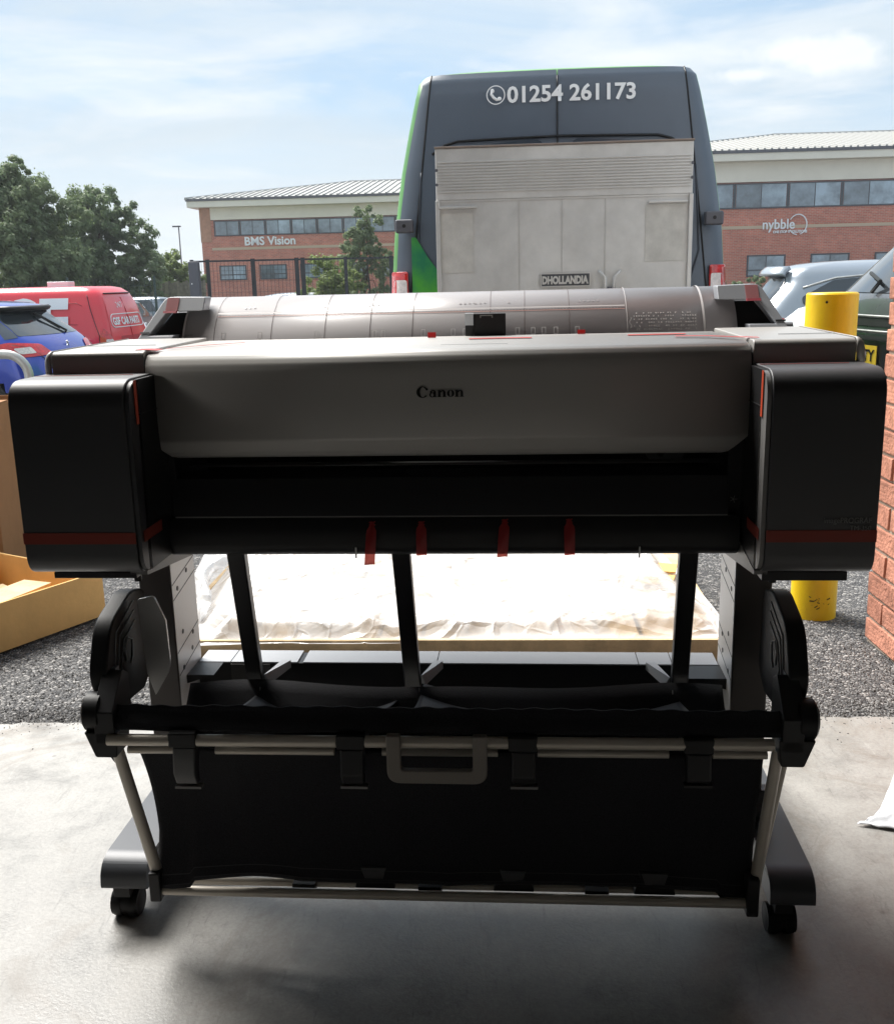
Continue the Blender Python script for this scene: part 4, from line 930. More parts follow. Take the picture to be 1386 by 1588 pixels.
for s in (-1, 1):     # corner pillars
    par(vd, 'corner_panel', gpatch(ZT, lambda z: s * xseam(z), lambda z: s * (vc.at(z)[2] - (.035 if s > 0 else .012)), lambda y, z: vc.rear(y, z, .008), 5), VANGREY)
    dr = par(vd, 'rear_door', gpatch(ZT, lambda z: s * .004, lambda z: s * (xseam(z) - .006), lambda y, z: vc.rear(y, z, .013), 12), VANGREY)
    par(vd, 'door_window', patch(rounded([(s * .08, 1.40), (s * .74, 1.40), (s * .68, 1.93), (s * .08, 1.975)], .07), lambda y, z: vc.rear(y, z, .021), 6), mat('van_window_panel', (.055, .07, .09), .25, coat=.3), dr)
    par(vd, 'window_recess', seam([(s * .0, 1.985), (s * .60, 1.975), (s * .68, 1.955), (s * .76, 1.905)], lambda y, z: vc.rear(y, z, .020), .016), INK, dr)
    par(vd, 'body_crease', seam([(s * .83, 1.80), (s * .845, 1.55), (s * .86, 1.30), (s * .80, 1.10)], lambda y, z: vc.rear(y, z, .016), .012), mat('crease_shadow', (.045, .055, .07), .4), dr)
    par(vd, 'door_joint', seam([(s * xseam(z), z) for z in ZT], lambda y, z: vc.rear(y, z, .014), .012), INK, vd)
    hg = obj('hinge', MB().box(-.045, .02, s * .875 if s > 0 else -.985, s * .985 if s > 0 else -.875, 1.445, 1.525), GUTTER, vd, bev=.012)
    obj('hinge_bolt', MB().tube([(-.046, s * .93, 1.487), (-.0475, s * .93, 1.487)], .011, 14), INK, hg)
    lp = par(vd, 'tail_lamp', patch(rounded([(s * .925, .86), (s * .925, 1.215), (s * 1.03, 1.215), (s * 1.04, .86)], .015), lambda y, z: vc.rear(y, z, .022), 3), LAMPR, solid=.01)
    par(vd, 'lamp_lens', patch(rounded([(s * .935, .92), (s * .935, 1.165), (s * 1.02, 1.165), (s * 1.03, .92)], .015), lambda y, z: vc.rear(y, z, .036), 3), LAMPC, lp)
    mr = MB().box(4.35, 4.5, min(s * 1.04, s * 1.22), max(s * 1.04, s * 1.22), 1.05, 1.42)
    obj('wing_mirror', mr, INK, vd, bev=.04)
par(vd, 'door_joint', seam([(0, 2.33), (0, 2.0), (0, 1.2), (0, .45)], lambda y, z: vc.rear(y, z, .018), .010), INK)
par(vd, 'green_swirl', patch([(.90, .45), (.90, 1.42), (.872, 1.42), (.80, 1.30), (.74, 1.22), (.66, 1.18), (.60, .45)], lambda y, z: vc.rear(y, z, .024), 6), GREENFADE)
# lettering on the back doors: y is mirrored seen from behind, so build in a rotated frame
def vtext(s, size, xoff, z, **k):
    return text('lettering', s, size, WHITE, vd, (-.012 + .0, -xoff, z), (R(90), 0, R(-90)), **k)
tt = text('lettering', '01254 261173', .128, WHITE, vd, (0, 0, 0), (0, 0, 0), ext=0, bold=.0035)
ww = max(v.co.x for v in tt.data.vertices); bm = bmesh.new(); bm.from_mesh(tt.data); bmesh.ops.triangulate(bm, faces=bm.faces)
for v in bm.verts: v.co = Vector(vc.rear(.300 - v.co.x * .765 / ww, 2.185 + v.co.y, .024))
bm.to_mesh(tt.data); bm.free()
def leanx(z): return vc.rear(.2, z, .026)[0]
ic = MB(); 
for i in range(36):
    a0, a1 = i * math.pi / 18, (i + 1) * math.pi / 18
    ic.add([(math.cos(a) * q, math.sin(a) * q, 0) for a in (a0, a1) for q in (.050, .056)], [(0, 1, 3, 2)])
ic.tube([(-.024, .026, 0), (-.026, .004, 0), (-.012, -.016, 0), (.006, -.028, 0), (.024, -.026, 0)], [.004, .007, .0075, .007, .004], 8); ic.ball((-.020, .024, 0), (.010, .012, .003)); ic.ball((.022, -.022, 0), (.012, .010, .003))
io = obj('phone_symbol', ic, WHITE, vd, solid=.001); io.location = (leanx(2.22) - .002, .365, 2.228); io.rotation_euler = (R(90) - math.atan2(.025, .17), 0, R(-90))
# tail lift platform folded upright
tl = obj('tail_lift', MB().box(-.235, -.175, -.765, .715, .45, 1.90), ALU, vd, bev=.006)
tl['label'] = 'folded aluminium lift platform with ribbed top'
obj('ribbed_section', MB().box(-.242, -.236, -.762, .712, 1.615, 1.90), ALU, tl, bev=.002)
rbm = MB()
for i in range(11):
    z = 1.655 + i * .0165; obj('rib', MB().box(-.249, -.2425, -.75, .70, z, z + .009), ALUL, tl, bev=.002)
obj('top_rail', MB().box(-.250, -.165, -.768, .718, 1.901, 1.912), mat('brown_rail', (.22, .17, .14), .6), tl, bev=.002)
for a_, b_ in ((-.768, -.745), (.695, .718)): obj('edge_rail', MB().box(-.255, -.236, a_, b_, .45, 1.612), ALUL, tl, bev=.003)
obj('fold_line', MB().box(-.2395, -.2362, -.744, .694, 1.603, 1.613), ALUL, tl)
for y in (-.27, -.02, .23): obj('panel_joint', MB().box(-.2378, -.2358, y, y + .003, .5, 1.60), mat('joint_shadow', (.47, .455, .43), .6), tl)
for y0 in (-.735, .475): obj('grip_lip', MB().box(-.262, -.236, y0, y0 + .22, 1.565, 1.578), ALUL, tl, bev=.003)
obj('worn_patch', MB().box(-.2385, -.2362, -.73, -.50, 1.24, 1.56), mat('rubbed_aluminium', (.565, .545, .505), .55, .2, .5, .12, 9, detail=8), tl)
obj('worn_patch', MB().box(-.2385, -.2362, .50, .69, 1.20, 1.54), MATS['rubbed_aluminium'], tl)
for y in (-.757, .707):
    for z in (1.70, 1.78): obj('bolt', MB().tube([(-.256, y, z), (-.262, y, z)], .009, 8), GUTTER, tl)
bd = obj('name_plate', MB().box(-.246, -.2395, -.185, .105, 1.105, 1.185), mat('plate_dark', (.09, .095, .105), .4, .4), tl, bev=.001)
obj('plate_rim', MB().box(-.248, -.2462, -.185, .105, 1.179, 1.185).box(-.248, -.2462, -.185, .105, 1.105, 1.111).box(-.248, -.2462, -.185, -.180, 1.111, 1.179).box(-.248, -.2462, .100, .105, 1.111, 1.179), ALUL, bd)
dt = text('lettering', 'DHOLLANDIA', .060, ALUL, bd, (-.2475, .098, 1.124), (R(90), 0, R(-90)), ext=.0015, bold=.0032)
ww = max(v.co.x for v in dt.data.vertices); dt.scale = (.272 / ww, 1.0, 1)
for s in (-1, 1):
    yb = -.298
    mb = MB().tube([(-.25, yb + s * .062, 1.19), (-.262, yb + s * .056, 1.185), (-.262, yb + s * .028, 1.155), (-.262, yb + s * .024, 1.02)], .0085, 10)
    obj('latch_handle', mb, ALUL, tl, smooth=True)
obj('latch_block', MB().box(-.27, -.24, yb - .014, yb + .014, 1.04, 1.10), GUTTER, tl, bev=.003)
obj('step_bumper', MB().box(-.12, .02, -.95, .95, .38, .52), BLACKP, vd, bev=.02)

# ---- red panel van
rv = thing('panel_van', 'red panel van with big white letters on its side and rounded back doors', 'van', (-4.98, 16.35, -.62), R(174))
rrows = [(.22, .04, 4.3, .80, .16), (.40, 0, 4.38, .87, .2), (.85, 0, 4.36, .88, .2), (1.02, .02, 4.1, .875, .2), (1.20, .05, 3.55, .85, .2), (1.50, .12, 3.1, .79, .2), (1.68, .20, 2.8, .73, .2), (1.76, .30, 2.6, .66, .22), (1.79, .42, 2.4, .55, .25)]
rc = Car(rrows, .06, .03, .3)
par(rv, 'body', rc.body((.75, 3.45), .36), REDP)
wheels(rv, (.75, 3.45), .86)
S1 = lambda x, z: rc.side(x, z, 1, .008); RR_ = lambda y, z: rc.rear(y, z, .008)
obj('roof_beacon', MB().box(.95, 1.30, -.12, .12, 1.785, 1.875), WHITEP, rv, bev=.01)
par(rv, 'body_joint', seam([(2.05, 1.70), (2.15, 1.5), (2.2, 1.3), (2.25, .5)], S1, .012), INK); par(rv, 'body_joint', seam([(.34, 1.66), (.26, 1.4), (.14, 1.05), (.13, .5)], S1, .010), INK)
par(rv, 'body_crease', seam([(2.1, 1.50), (1.2, 1.545), (.5, 1.54), (.42, 1.5)], S1, .012), mat('deep_red', (.45, .01, .02), .4))
par(rv, 'body_crease', seam([(.5, 1.22), (1.0, 1.25), (2.1, 1.20)], S1, .010), MATS['deep_red'])
def sidetext(s, size, x, z, car, t, sg=1, sxx=1.0, **k):
    o = text('lettering', s, size, WHITE, t, (0, 0, 0), (0, 0, 0), ext=0, **k); me = o.data
    bm = bmesh.new(); bm.from_mesh(me); bmesh.ops.triangulate(bm, faces=bm.faces); bmesh.ops.subdivide_edges(bm, edges=[e for e in bm.edges if e.calc_length() > .08], cuts=4); bmesh.ops.triangulate(bm, faces=bm.faces)
    for v in bm.verts: v.co = Vector(car.side(x - v.co.x * sxx * sg, z + v.co.y, sg, .028))
    bm.to_mesh(me); bm.free(); return o
sidetext('GSF', 1.0, 2.42, .90, rc, rv, bold=.04, sxx=1.06)
dw = par(rv, 'rear_door', patch(rounded([(-.70, .50), (.72, .50), (.70, 1.0), (.60, 1.62), (-.60, 1.62), (-.70, 1.0)], .05), lambda y, z: rc.rear(y, z, .007), 4), REDP)
par(rv, 'door_joint', seam([(0, 1.62), (0, .5)], lambda y, z: rc.rear(y, z, .011), .010), MATS['deep_red'])
par(rv, 'spoiler_line', seam([(-.5, 1.68), (.5, 1.68)], lambda y, z: rc.rear(y, z, .011), .02), INK)
lf = []
for y0, y1 in ((-.62, .62),):
    ol = rounded([(y0, 1.16), (y1, 1.16), (y1 - .03, 1.36), (y0 + .03, 1.36)], .09); par(rv, 'oval_outline', seam(ol + [ol[0]], lambda y, z: rc.rear(y, z, .012), .016), WHITE)
def reartext(s, size, y, z, car, t, m=WHITE, sx=1.0, **k):
    o = text('lettering', s, size, m, t, (0, 0, 0), (0, 0, 0), ext=0, **k); me = o.data
    for v in me.vertices: v.co = Vector(car.rear(y - v.co.x * sx, z + v.co.y, .013))
    return o
reartext('GSF CAR PARTS', .155, .56, 1.20, rc, rv, sx=.92, bold=.006); reartext('24/7', .12, .30, 1.46, rc, rv)
par(rv, 'plate_recess', patch(rounded([(-.35, .83), (.45, .83), (.42, 1.02), (-.32, 1.02)], .03), lambda y, z: rc.rear(y, z, .010), 3), MATS['deep_red'])
obj('door_handle', MB().tube([rc.rear(-.42, .93, .03), rc.rear(-.28, .93, .03)], .022, 10), INK, rv)
for s in (-1, 1):
    lp = par(rv, 'tail_lamp', patch(rounded([(s * .66, .84), (s * .87, .84), (s * .87, 1.02), (s * .80, 1.16), (s * .70, 1.02)], .02), lambda y, z: rc.rear(y, z, .014), 4), LAMPR)
    par(rv, 'lamp_lens', patch(rounded([(s * .68, .86), (s * .82, .86), (s * .82, .99), (s * .70, .99)], .02), lambda y, z: rc.rear(y, z, .020), 3), LAMPC, lp)
par(rv, 'side_window', patch(rounded([(2.35, 1.12), (3.3, 1.08), (2.75, 1.50), (2.35, 1.56)], .04), S1, 4), CARGLASS)

# ---- blue hatchback
bc = thing('hatchback_car', 'bright blue hatchback with a black spoiler lip and rear wiper at the left edge', 'car', (-4.33, 12.0, -.44), R(170))
brow = [(.2, .05, 4.15, .82, .2), (.35, 0, 4.25, .89, .28), (.62, 0, 4.25, .90, .3), (.74, .03, 4.2, .90, .3), (.86, .07, 4.1, .895, .3), (.96, .14, 3.85, .88, .28), (1.02, .20, 3.5, .86, .26), (1.06, .25, 3.1, .845, .24), (1.14, .36, 2.95, .80, .2), (1.25, .52, 2.75, .73, .18), (1.35, .60, 2.55, .67, .17), (1.375, .54, 2.5, .65, .17), (1.40, .58, 2.35, .62, .18), (1.435, .75, 2.15, .55, .2), (1.455, .95, 1.9, .42, .2)]
bcar = Car(brow, .12, .06, .35)
par(bc, 'body', bcar.body((.72, 3.35), .355), BLUEP)
wheels(bc, (.72, 3.35), .88)
RB = lambda y, z: bcar.rear(y, z, .007)
par(bc, 'rear_window', patch(rounded([(-.68, 1.07), (.68, 1.07), (.56, 1.335), (-.56, 1.335)], .03), RB, 5), CARGLASS)
par(bc, 'window_surround', patch([(.69, 1.06), (.82, 1.04), (.67, 1.36), (.575, 1.36)], RB, 4), mat('quarter_glass', (.06, .065, .075), .15, coat=.6))
par(bc, 'spoiler_lip', patch([(-.62, 1.335), (.62, 1.335), (.60, 1.385), (-.60, 1.385)], lambda y, z: bcar.rear(y, z, .035), 5), INK, solid=.02)
par(bc, 'brake_light', patch([(-.14, 1.35), (.14, 1.35), (.14, 1.372), (-.14, 1.372)], lambda y, z: bcar.rear(y, z, .06), 1), LAMPR)
wp = MB().tube([RB(-.28, 1.08), bcar.rear(-.28, 1.09, .04), bcar.rear(-.06, 1.31, .035)], .014, 6).tube([bcar.rear(-.20, 1.12, .03), bcar.rear(-.02, 1.33, .025)], .009, 6)
obj('rear_wiper', wp, INK, bc)
par(bc, 'boot_joint', seam([(.82, .98), (.74, .96), (.60, .84), (.52, .70), (-.52, .70), (-.6, .84), (-.82, 1.0)], RB, .008), INK)
for s in (-1, 1):
    lp = par(bc, 'tail_lamp', patch(rounded([(s * .40, .86), (s * .895, .84), (s * .897, .97), (s * .85, 1.01), (s * .50, .98)], .035), lambda y, z: bcar.rear(y, z, .012), 5), LAMPR)
    par(bc, 'lamp_lens', patch(rounded([(s * .66, .885), (s * .82, .88), (s * .84, .945), (s * .68, .955)], .02), lambda y, z: bcar.rear(y, z, .018), 3), LAMPC, lp)
    sdl = par(bc, 'tail_lamp', patch(rounded([(.30, .85), (.50, .90), (.66, .98), (.30, 1.0)], .02), lambda x, z: bcar.side(x, z, s, .010), 4), LAMPR)
    par(bc, 'side_window', patch(rounded([(.80, 1.02), (2.9, 1.0), (2.35, 1.36), (1.1, 1.37)], .05), lambda x, z: bcar.side(x, z, s, .008), 6), CARGLASS)
par(bc, 'plate_recess', patch(rounded([(-.35, .62), (.35, .62), (.38, .72), (-.38, .72)], .02), RB, 3), INK)
lg = obj('badge', MB().tube([(0, -.03, -.03), (0, .01, .035)], .007, 6).tube([(0, .035, -.035), (0, -.005, .0), (0, .02, .035)], .006, 6).tube([(0, -.035, .02), (0, .03, .01)], .005, 6), GALV, bc); lg.location = bcar.rear(0, .95, .012)
obj('antenna', MB().tube([(1.1, 0, 1.45), (.95, 0, 1.60)], .006, 6), INK, bc)

# ---- silver-blue estate/SUV on the right, its side to us
sv = thing('suv_car', 'pale silver blue SUV parked side-on between the tail lift van and the brick pier', 'car', (3.70, 13.0, -.53), R(-9))
srow = [(.22, .10, 4.5, .84, .2), (.40, 0, 4.65, .91, .25), (.80, .0, 4.65, .925, .28), (1.0, .06, 4.45, .92, .28), (1.08, .10, 4.0, .905, .26), (1.14, .13, 3.55, .885, .24), (1.30, .26, 3.3, .83, .22), (1.45, .40, 3.05, .77, .2), (1.56, .42, 2.8, .72, .2), (1.62, .50, 2.6, .67, .2), (1.665, .75, 2.3, .58, .22), (1.685, 1.0, 2.0, .45, .2)]
sc_ = Car(srow, .14, .05, .35); SV = lambda x, z: sc_.side(x, z, -1, .008)
par(sv, 'body', sc_.body((.85, 3.7), .38), SILVP); wheels(sv, (.85, 3.7), .90, .34)
par(sv, 'side_window', patch(rounded([(.62, 1.22), (1.30, 1.10), (1.42, 1.51), (.98, 1.48), (.6, 1.30)][0:5], .03), SV, 5), CARGLASS)
par(sv, 'side_window', patch(rounded([(1.36, 1.10), (2.28, 1.10), (2.24, 1.525), (1.46, 1.51)], .03), SV, 5), CARGLASS)
par(sv, 'side_window', patch(rounded([(2.34, 1.10), (3.25, 1.10), (2.85, 1.46), (2.32, 1.525)], .03), SV, 5), CARGLASS)
par(sv, 'chrome_strip', seam([(.60, 1.40), (1.0, 1.50), (1.6, 1.545), (2.4, 1.55), (2.95, 1.47)], SV, .022), GALV)
par(sv, 'body_joint', seam([(1.35, 1.54), (1.27, 1.0), (1.3, .5)], SV, .008), INK); par(sv, 'body_joint', seam([(2.31, 1.54), (2.31, .4)], SV, .008), INK)
fc_ = [(.62 + .11 * math.cos(a), .93 + .11 * math.sin(a)) for a in [i * math.pi / 10 for i in range(21)]]
par(sv, 'fuel_flap', seam(fc_, SV, .006), GREYP)
par(sv, 'body_crease', seam([(.2, 1.03), (1.6, 1.0), (3.4, .98)], SV, .012), mat('pale_crease', (.6, .66, .72), .3))
par(sv, 'tail_lamp', patch([(.16, .94), (.50, 1.03), (.40, 1.07), (.14, 1.12)], SV, 4), LAMPR)
par(sv, 'tail_lamp', patch([(-.9, .96), (-.5, .98), (-.5, 1.08), (-.88, 1.12)], lambda y, z: sc_.rear(y, z, .01), 4), LAMPR)
par(sv, 'rear_window', patch(rounded([(-.72, 1.18), (.72, 1.18), (.60, 1.52), (-.60, 1.52)], .04), lambda y, z: sc_.rear(y, z, .008), 5), CARGLASS)
par(sv, 'roof_spoiler', patch([(-.66, 1.53), (.66, 1.53), (.62, 1.60), (-.62, 1.60)], lambda y, z: sc_.rear(y, z, .06), 3), SILVP, solid=.05)
sv.scale = (1.06, 1.06, 1.06)

# ---- white car nose between bollard and SUV
wc = thing('saloon_car', 'white car partly hidden behind the yellow bollard', 'car', (2.92, 9.0, -.20), R(-14))
wrow = [(.2, .05, 4.0, .80, .2), (.4, 0, 4.1, .87, .3), (.75, .02, 4.1, .88, .32), (.92, .1, 4.0, .87, .32), (1.02, .22, 3.8, .84, .3), (1.08, .45, 3.2, .80, .28), (1.13, .80, 3.0, .76, .25), (1.3, 1.15, 2.8, .7, .2), (1.42, 1.5, 2.5, .6, .2), (1.45, 1.7, 2.3, .5, .2)]
wcc = Car(wrow, .22, .08, .3)
par(wc, 'body', wcc.body((.75, 3.3), .35), WHITEP); wheels(wc, (.75, 3.3), .86)
for s in (-1, 1):
    par(wc, 'side_window', patch(rounded([(1.1, 1.12), (2.9, 1.12), (2.55, 1.38), (1.5, 1.38)], .04), lambda x, z: wcc.side(x, z, s, .008), 4), CARGLASS)
par(wc, 'window', patch(rounded([(-.6, 1.14), (.6, 1.14), (.5, 1.40), (-.5, 1.40)], .04), lambda y, z: wcc.rear(y, z, .008), 4), CARGLASS)

# ---- dark grey SUV with the yellow plate, seen from behind at the right edge
dk = thing('estate_car', 'dark grey car with yellow rear number plate half hidden by the brick pier', 'car', (2.645, 6.42, -.13), R(4))
drow = [(.22, .12, 4.4, .84, .2), (.40, .02, 4.55, .91, .25), (.62, 0, 4.6, .93, .28), (.85, .0, 4.6, .93, .28), (1.05, .06, 4.3, .925, .26), (1.12, .10, 3.6, .90, .24), (1.30, .28, 3.35, .84, .22), (1.48, .46, 3.0, .77, .2), (1.58, .55, 2.7, .71, .2), (1.64, .75, 2.4, .62, .2), (1.67, 1.0, 2.1, .5, .2)]
dc = Car(drow, .16, .05, .3); DR = lambda y, z: dc.rear(y, z, .008)
par(dk, 'body', dc.body((.85, 3.6), .38), DARKP); wheels(dk, (.85, 3.6), .91, .34)
par(dk, 'rear_window', patch(rounded([(-.78, 1.13), (.78, 1.13), (.64, 1.52), (-.64, 1.52)], .05), DR, 5), CARGLASS)
tgp = obj('number_plate', patch([(-.26, .70), (.26, .70), (.26, .815), (-.26, .815)], lambda y, z: dc.rear(y, z, .020), 2), PLATEY, dk, solid=.004)
o = text('lettering', 'VK23 OTY', .098, INK, tgp, (0, 0, 0), (0, 0, 0), ext=0, bold=.003)
ww = max(v.co.x for v in o.data.vertices)
for v in o.data.vertices: v.co = Vector(dc.rear(.245 - v.co.x * .49 / ww, .721 + v.co.y, .026))
par(dk, 'plate_recess', patch(rounded([(-.33, .66), (.33, .66), (.36, .86), (-.36, .86)], .03), lambda y, z: dc.rear(y, z, .010), 3), mat('satin_black', (.02, .022, .025), .3, coat=.5))
par(dk, 'handle_strip', patch([(-.4, .845), (.4, .845), (.4, .875), (-.4, .875)], lambda y, z: dc.rear(y, z, .022), 3), INK)
for s in (-1, 1):
    lp = par(dk, 'tail_lamp', patch(rounded([(s * .55, .92), (s * .92, .94), (s * .92, 1.06), (s * .60, 1.03)], .03), lambda y, z: dc.rear(y, z, .014), 4), LAMPR)
    par(dk, 'exhaust_reflector', patch([(s * .6, .42), (s * .85, .42), (s * .85, .45), (s * .6, .45)], lambda y, z: dc.rear(y, z, .012), 3), GALV)
    par(dk, 'side_window', patch(rounded([(.8, 1.14), (3.4, 1.14), (2.7, 1.56), (.95, 1.56)], .05), lambda x, z: dc.side(x, z, s, .008), 5), CARGLASS)
hn = seam([(.45, .935), (.40, .90), (-.40, .90), (-.45, .935), (-.40, .99), (.40, .99), (.45, .935)], lambda y, z: dc.rear(y, z, .016), .016); par(dk, 'chrome_surround', hn, GALV)
par(dk, 'handle_recess', patch(rounded([(-.40, .93), (.40, .93), (.40, .98), (-.40, .98)], .02), lambda y, z: dc.rear(y, z, .012), 3), INK)
obj('rear_wiper', MB().tube([dc.rear(.05, 1.13, .03), dc.rear(.02, 1.20, .06), dc.rear(.36, 1.25, .04)], .013, 6).box(0, .001, 0, .001, 1, 1.001), INK, dk)

# ---- distant parked cars
def far_car(x, y, rz, paint, label, sc2=1.0, rows=None, z=-.62, win=True):
    t = thing('parked_car', label, 'car', (x, y, z), R(rz), 'cars parked in the far yard')
    c = Car(rows or brow, .12, .06, .3); par(t, 'body', c.body((.72, 3.35), .35), paint)
    for s in (-1, 1):
        par(t, 'side_window', patch(rounded([(.80, 1.02), (2.85, 1.0), (2.35, 1.35), (1.05, 1.36)], .05), lambda a, b: c.side(a, b, s, .012), 4), CARGLASS)
    par(t, 'windscreen', patch(rounded([(-.68, 1.02), (.68, 1.02), (.56, 1.34), (-.56, 1.34)], .05), lambda a, b: c.front(a, b, .012), 4), CARGLASS)
    par(t, 'rear_window', patch(rounded([(-.66, 1.02), (.66, 1.02), (.55, 1.33), (-.55, 1.33)], .03), lambda a, b: c.rear(a, b, .012), 4), CARGLASS)
    wheels(t, (.72, 3.35), .88); return t
far_car(-8.2, 33, 185, GREYP, 'blue grey car between the wooden fence and the tall gate post')
far_car(-5.6, 34, 20, WHITEP, 'white car just right of the tall gate post behind the mesh gate')
far_car(-3.6, 35.5, 190, SILVP, 'silver car behind the gate left of the double gate post')
far_car(-6.35, 19.3, 118, WHITEP, 'white car showing between the red van and the left roll holder')
far_car(-8.3, 25.0, 100, GREYP, 'grey car half hidden behind the back of the red van')

# ================================================================== BUILDINGS
def building(name, label, ox, oy, rz, gz, width, depth, z_eave, z_ridge, z_win, z_band, z_low, nwin, wx0, wpitch, low, ridge_x, lower_pairs, sidewin=True):
    """front wall in the local x-z plane at y=0, x from 0 to width"""
    t = thing(name, label, 'building', (ox, oy, gz), R(rz))
    H = z_eave - gz
    zw0, zw1 = z_win[0] - gz, z_win[1] - gz; zb = z_band - gz; zl0, zl1 = z_low[0] - gz, z_low[1] - gz
    wl = obj('wall', MB().box(0, width, 0, depth, 0, zw1 + .02), FARBRICK, t)
    obj('gable_wall', MB().box(-.012, -.002, .002, depth, 0, zw1 + .02), FARBRICK_Y, t)
    obj('cladding', MB().box(.35, width + .01, -.03, depth, zw1 + .05, H - .42), CREAM, t)
    obj('fascia', MB().box(-.55, width + .55, -.6, depth + .5, H - .415, H - .08), CREAM, t)
    obj('gutter', MB().box(-.6, width + .6, -.66, depth + .6, H - .075, H + .06), GUTTER, t)
    obj('corner_pier', MB().box(-.03, .62, -.035, .5, zw1 - 1.2, H - .42), mat('pale_brick', (.46, .25, .17), .9, 0, .2, .12, 3), t)
    obj('stone_band', MB().box(.6, width, -.02, -.001, zb - .07, zb + .08), STONE, t)
    # roof: hipped, with standing ribs
    zr = z_ridge - gz; hip = ridge_x
    A = [(-.6, -.66, H + .06), (width + .6, -.66, H + .06), (width + .6, depth + .6, H + .06), (-.6, depth + .6, H + .06), (hip, depth * .5, zr), (width - hip, depth * .5, zr)]
    rf = obj('roof', MB().add(A, [(0, 1, 5, 4), (1, 2, 5), (2, 3, 4, 5), (3, 0, 4)]), ROOFM, t)
    rb = MB(); x = -.5; pr = .33 if oy < 55 else .40
    while x < width + .5:
        k = 1.0
        if x < hip: k = (x + .6) / (hip + .6)
        if x > width - hip: k = (width + .6 - x) / (hip + .6)
        y1 = -.66 + (depth * .5 + .66) * k; z1 = H + .06 + (zr - H - .06) * k
        p0 = Vector((x, -.66, H + .09)); p1 = Vector((x, y1, z1 + .03)); c_ = (p0 + p1) / 2; d_ = (p1 - p0) / 2
        rb.obox(c_, (.05, 0, 0), d_, Vector((0, -d_.z, d_.y)).normalized() * .035); x += pr
    obj('roof_ribs', rb, mat('rib_sheet', (.40, .395, .375), .6), rf, kind='stuff')
    obj('ridge_cap', MB().tube([A[4], A[5]], .12, 6).tube([A[0], A[4]], .10, 6).tube([A[1], A[5]], .10, 6), ROOFM, rf)
    # ribbon windows
    def window(x0, x1, z0, z1, panes):
        fr_ = obj('window', MB().box(x0, x1, -.045, -.022, z0, z0 + .07).box(x0, x1, -.045, -.022, z1 - .07, z1).box(x0, x0 + .06, -.045, -.022, z0 + .07, z1 - .07).box(x1 - .06, x1, -.045, -.022, z0 + .07, z1 - .07), WFRAME, t)
        w = (x1 - x0 - .12) / panes
        for i in range(panes):
            a = x0 + .06 + i * w
            obj('pane', MB().box(a + .02, a + w - .02, -.034, -.028, z0 + .07, z1 - .07), GLASSBLUE, fr_)
            if i: obj('mullion', MB().box(a - .02, a + .02, -.043, -.022, z0 + .07, z1 - .07), WFRAME, fr_)
        if z0 == zl0: obj('transom', MB().box(x0 + .06, x1 - .06, -.044, -.035, z0 + .28, z0 + .34), WFRAME, fr_)
    x = wx0
    for i in range(nwin):
        window(x, x + wpitch - .004, zw0, zw1, 2); x += wpitch
        if x > width - 1: break
    for (a, b) in lower_pairs: window(a, b, zl0, zl1, 2)
    return t
bL = building('office_building', 'two storey red brick office with a pale hipped roof left of the van', -14.05, 61.0, -4.5, -.62, 34, 16, 5.98, 7.5, (3.94, 4.82), 3.22, (1.42, 2.27), 20, .80, 1.53, None, 7.6,
              [(.95 + i * 2.42, .95 + i * 2.42 + 1.62) for i in range(9)])
lt = text('sign_lettering', 'BMS Vision', .66, WHITE, bL, (2.55, -.05, 4.02), (R(90), 0, 0), ext=.02, bold=.018)
ww = max(v.co.x for v in lt.data.vertices); lt.scale = (3.05 / ww, 1, 1)
bR = building('office_building', 'two storey red brick office with ribbed roof at the right above the SUV', 8.6, 50.5, -3.0, -.62, 34, 16, 6.72, 8.45, (4.15, 5.33), 3.28, (.95, 1.98), 20, .5, 2.54, None, 9.3,
              [(6.3, 8.15), (9.35, 11.2), (12.4, 14.2), (15.4, 17.2)])
lt = text('sign_lettering', 'nybble', .80, WHITE, bR, (6.95, -.06, 3.80), (R(90), 0, 0), ext=.02, bold=.012)
ww = max(v.co.x for v in lt.data.vertices); lt.scale = (1.55 / ww, .82, 1)
lt = text('sign_lettering', 'ONE STOP IT SOLUTIONS', .17, WHITE, bR, (7.48, -.06, 3.60), (R(90), 0, 0), ext=.02, bold=.006)
ww = max(v.co.x for v in lt.data.vertices); lt.scale = (1.62 / ww, 1, 1)
rg = MB(); 
for (a0, a1, w0, w1) in ((150, -75, .02, .05), (-95, -150, .03, .02)):
    pts = [(8.65 + .42 * math.cos(R(a0 + (a1 - a0) * i / 20)), -.06, 3.98 + .47 * math.sin(R(a0 + (a1 - a0) * i / 20))) for i in range(21)]
    rg.tube(pts, [w0 + (w1 - w0) * math.sin(i / 20 * math.pi) * .5 for i in range(21)], 6)
obj('sign_swoosh', rg, WHITE, bR)

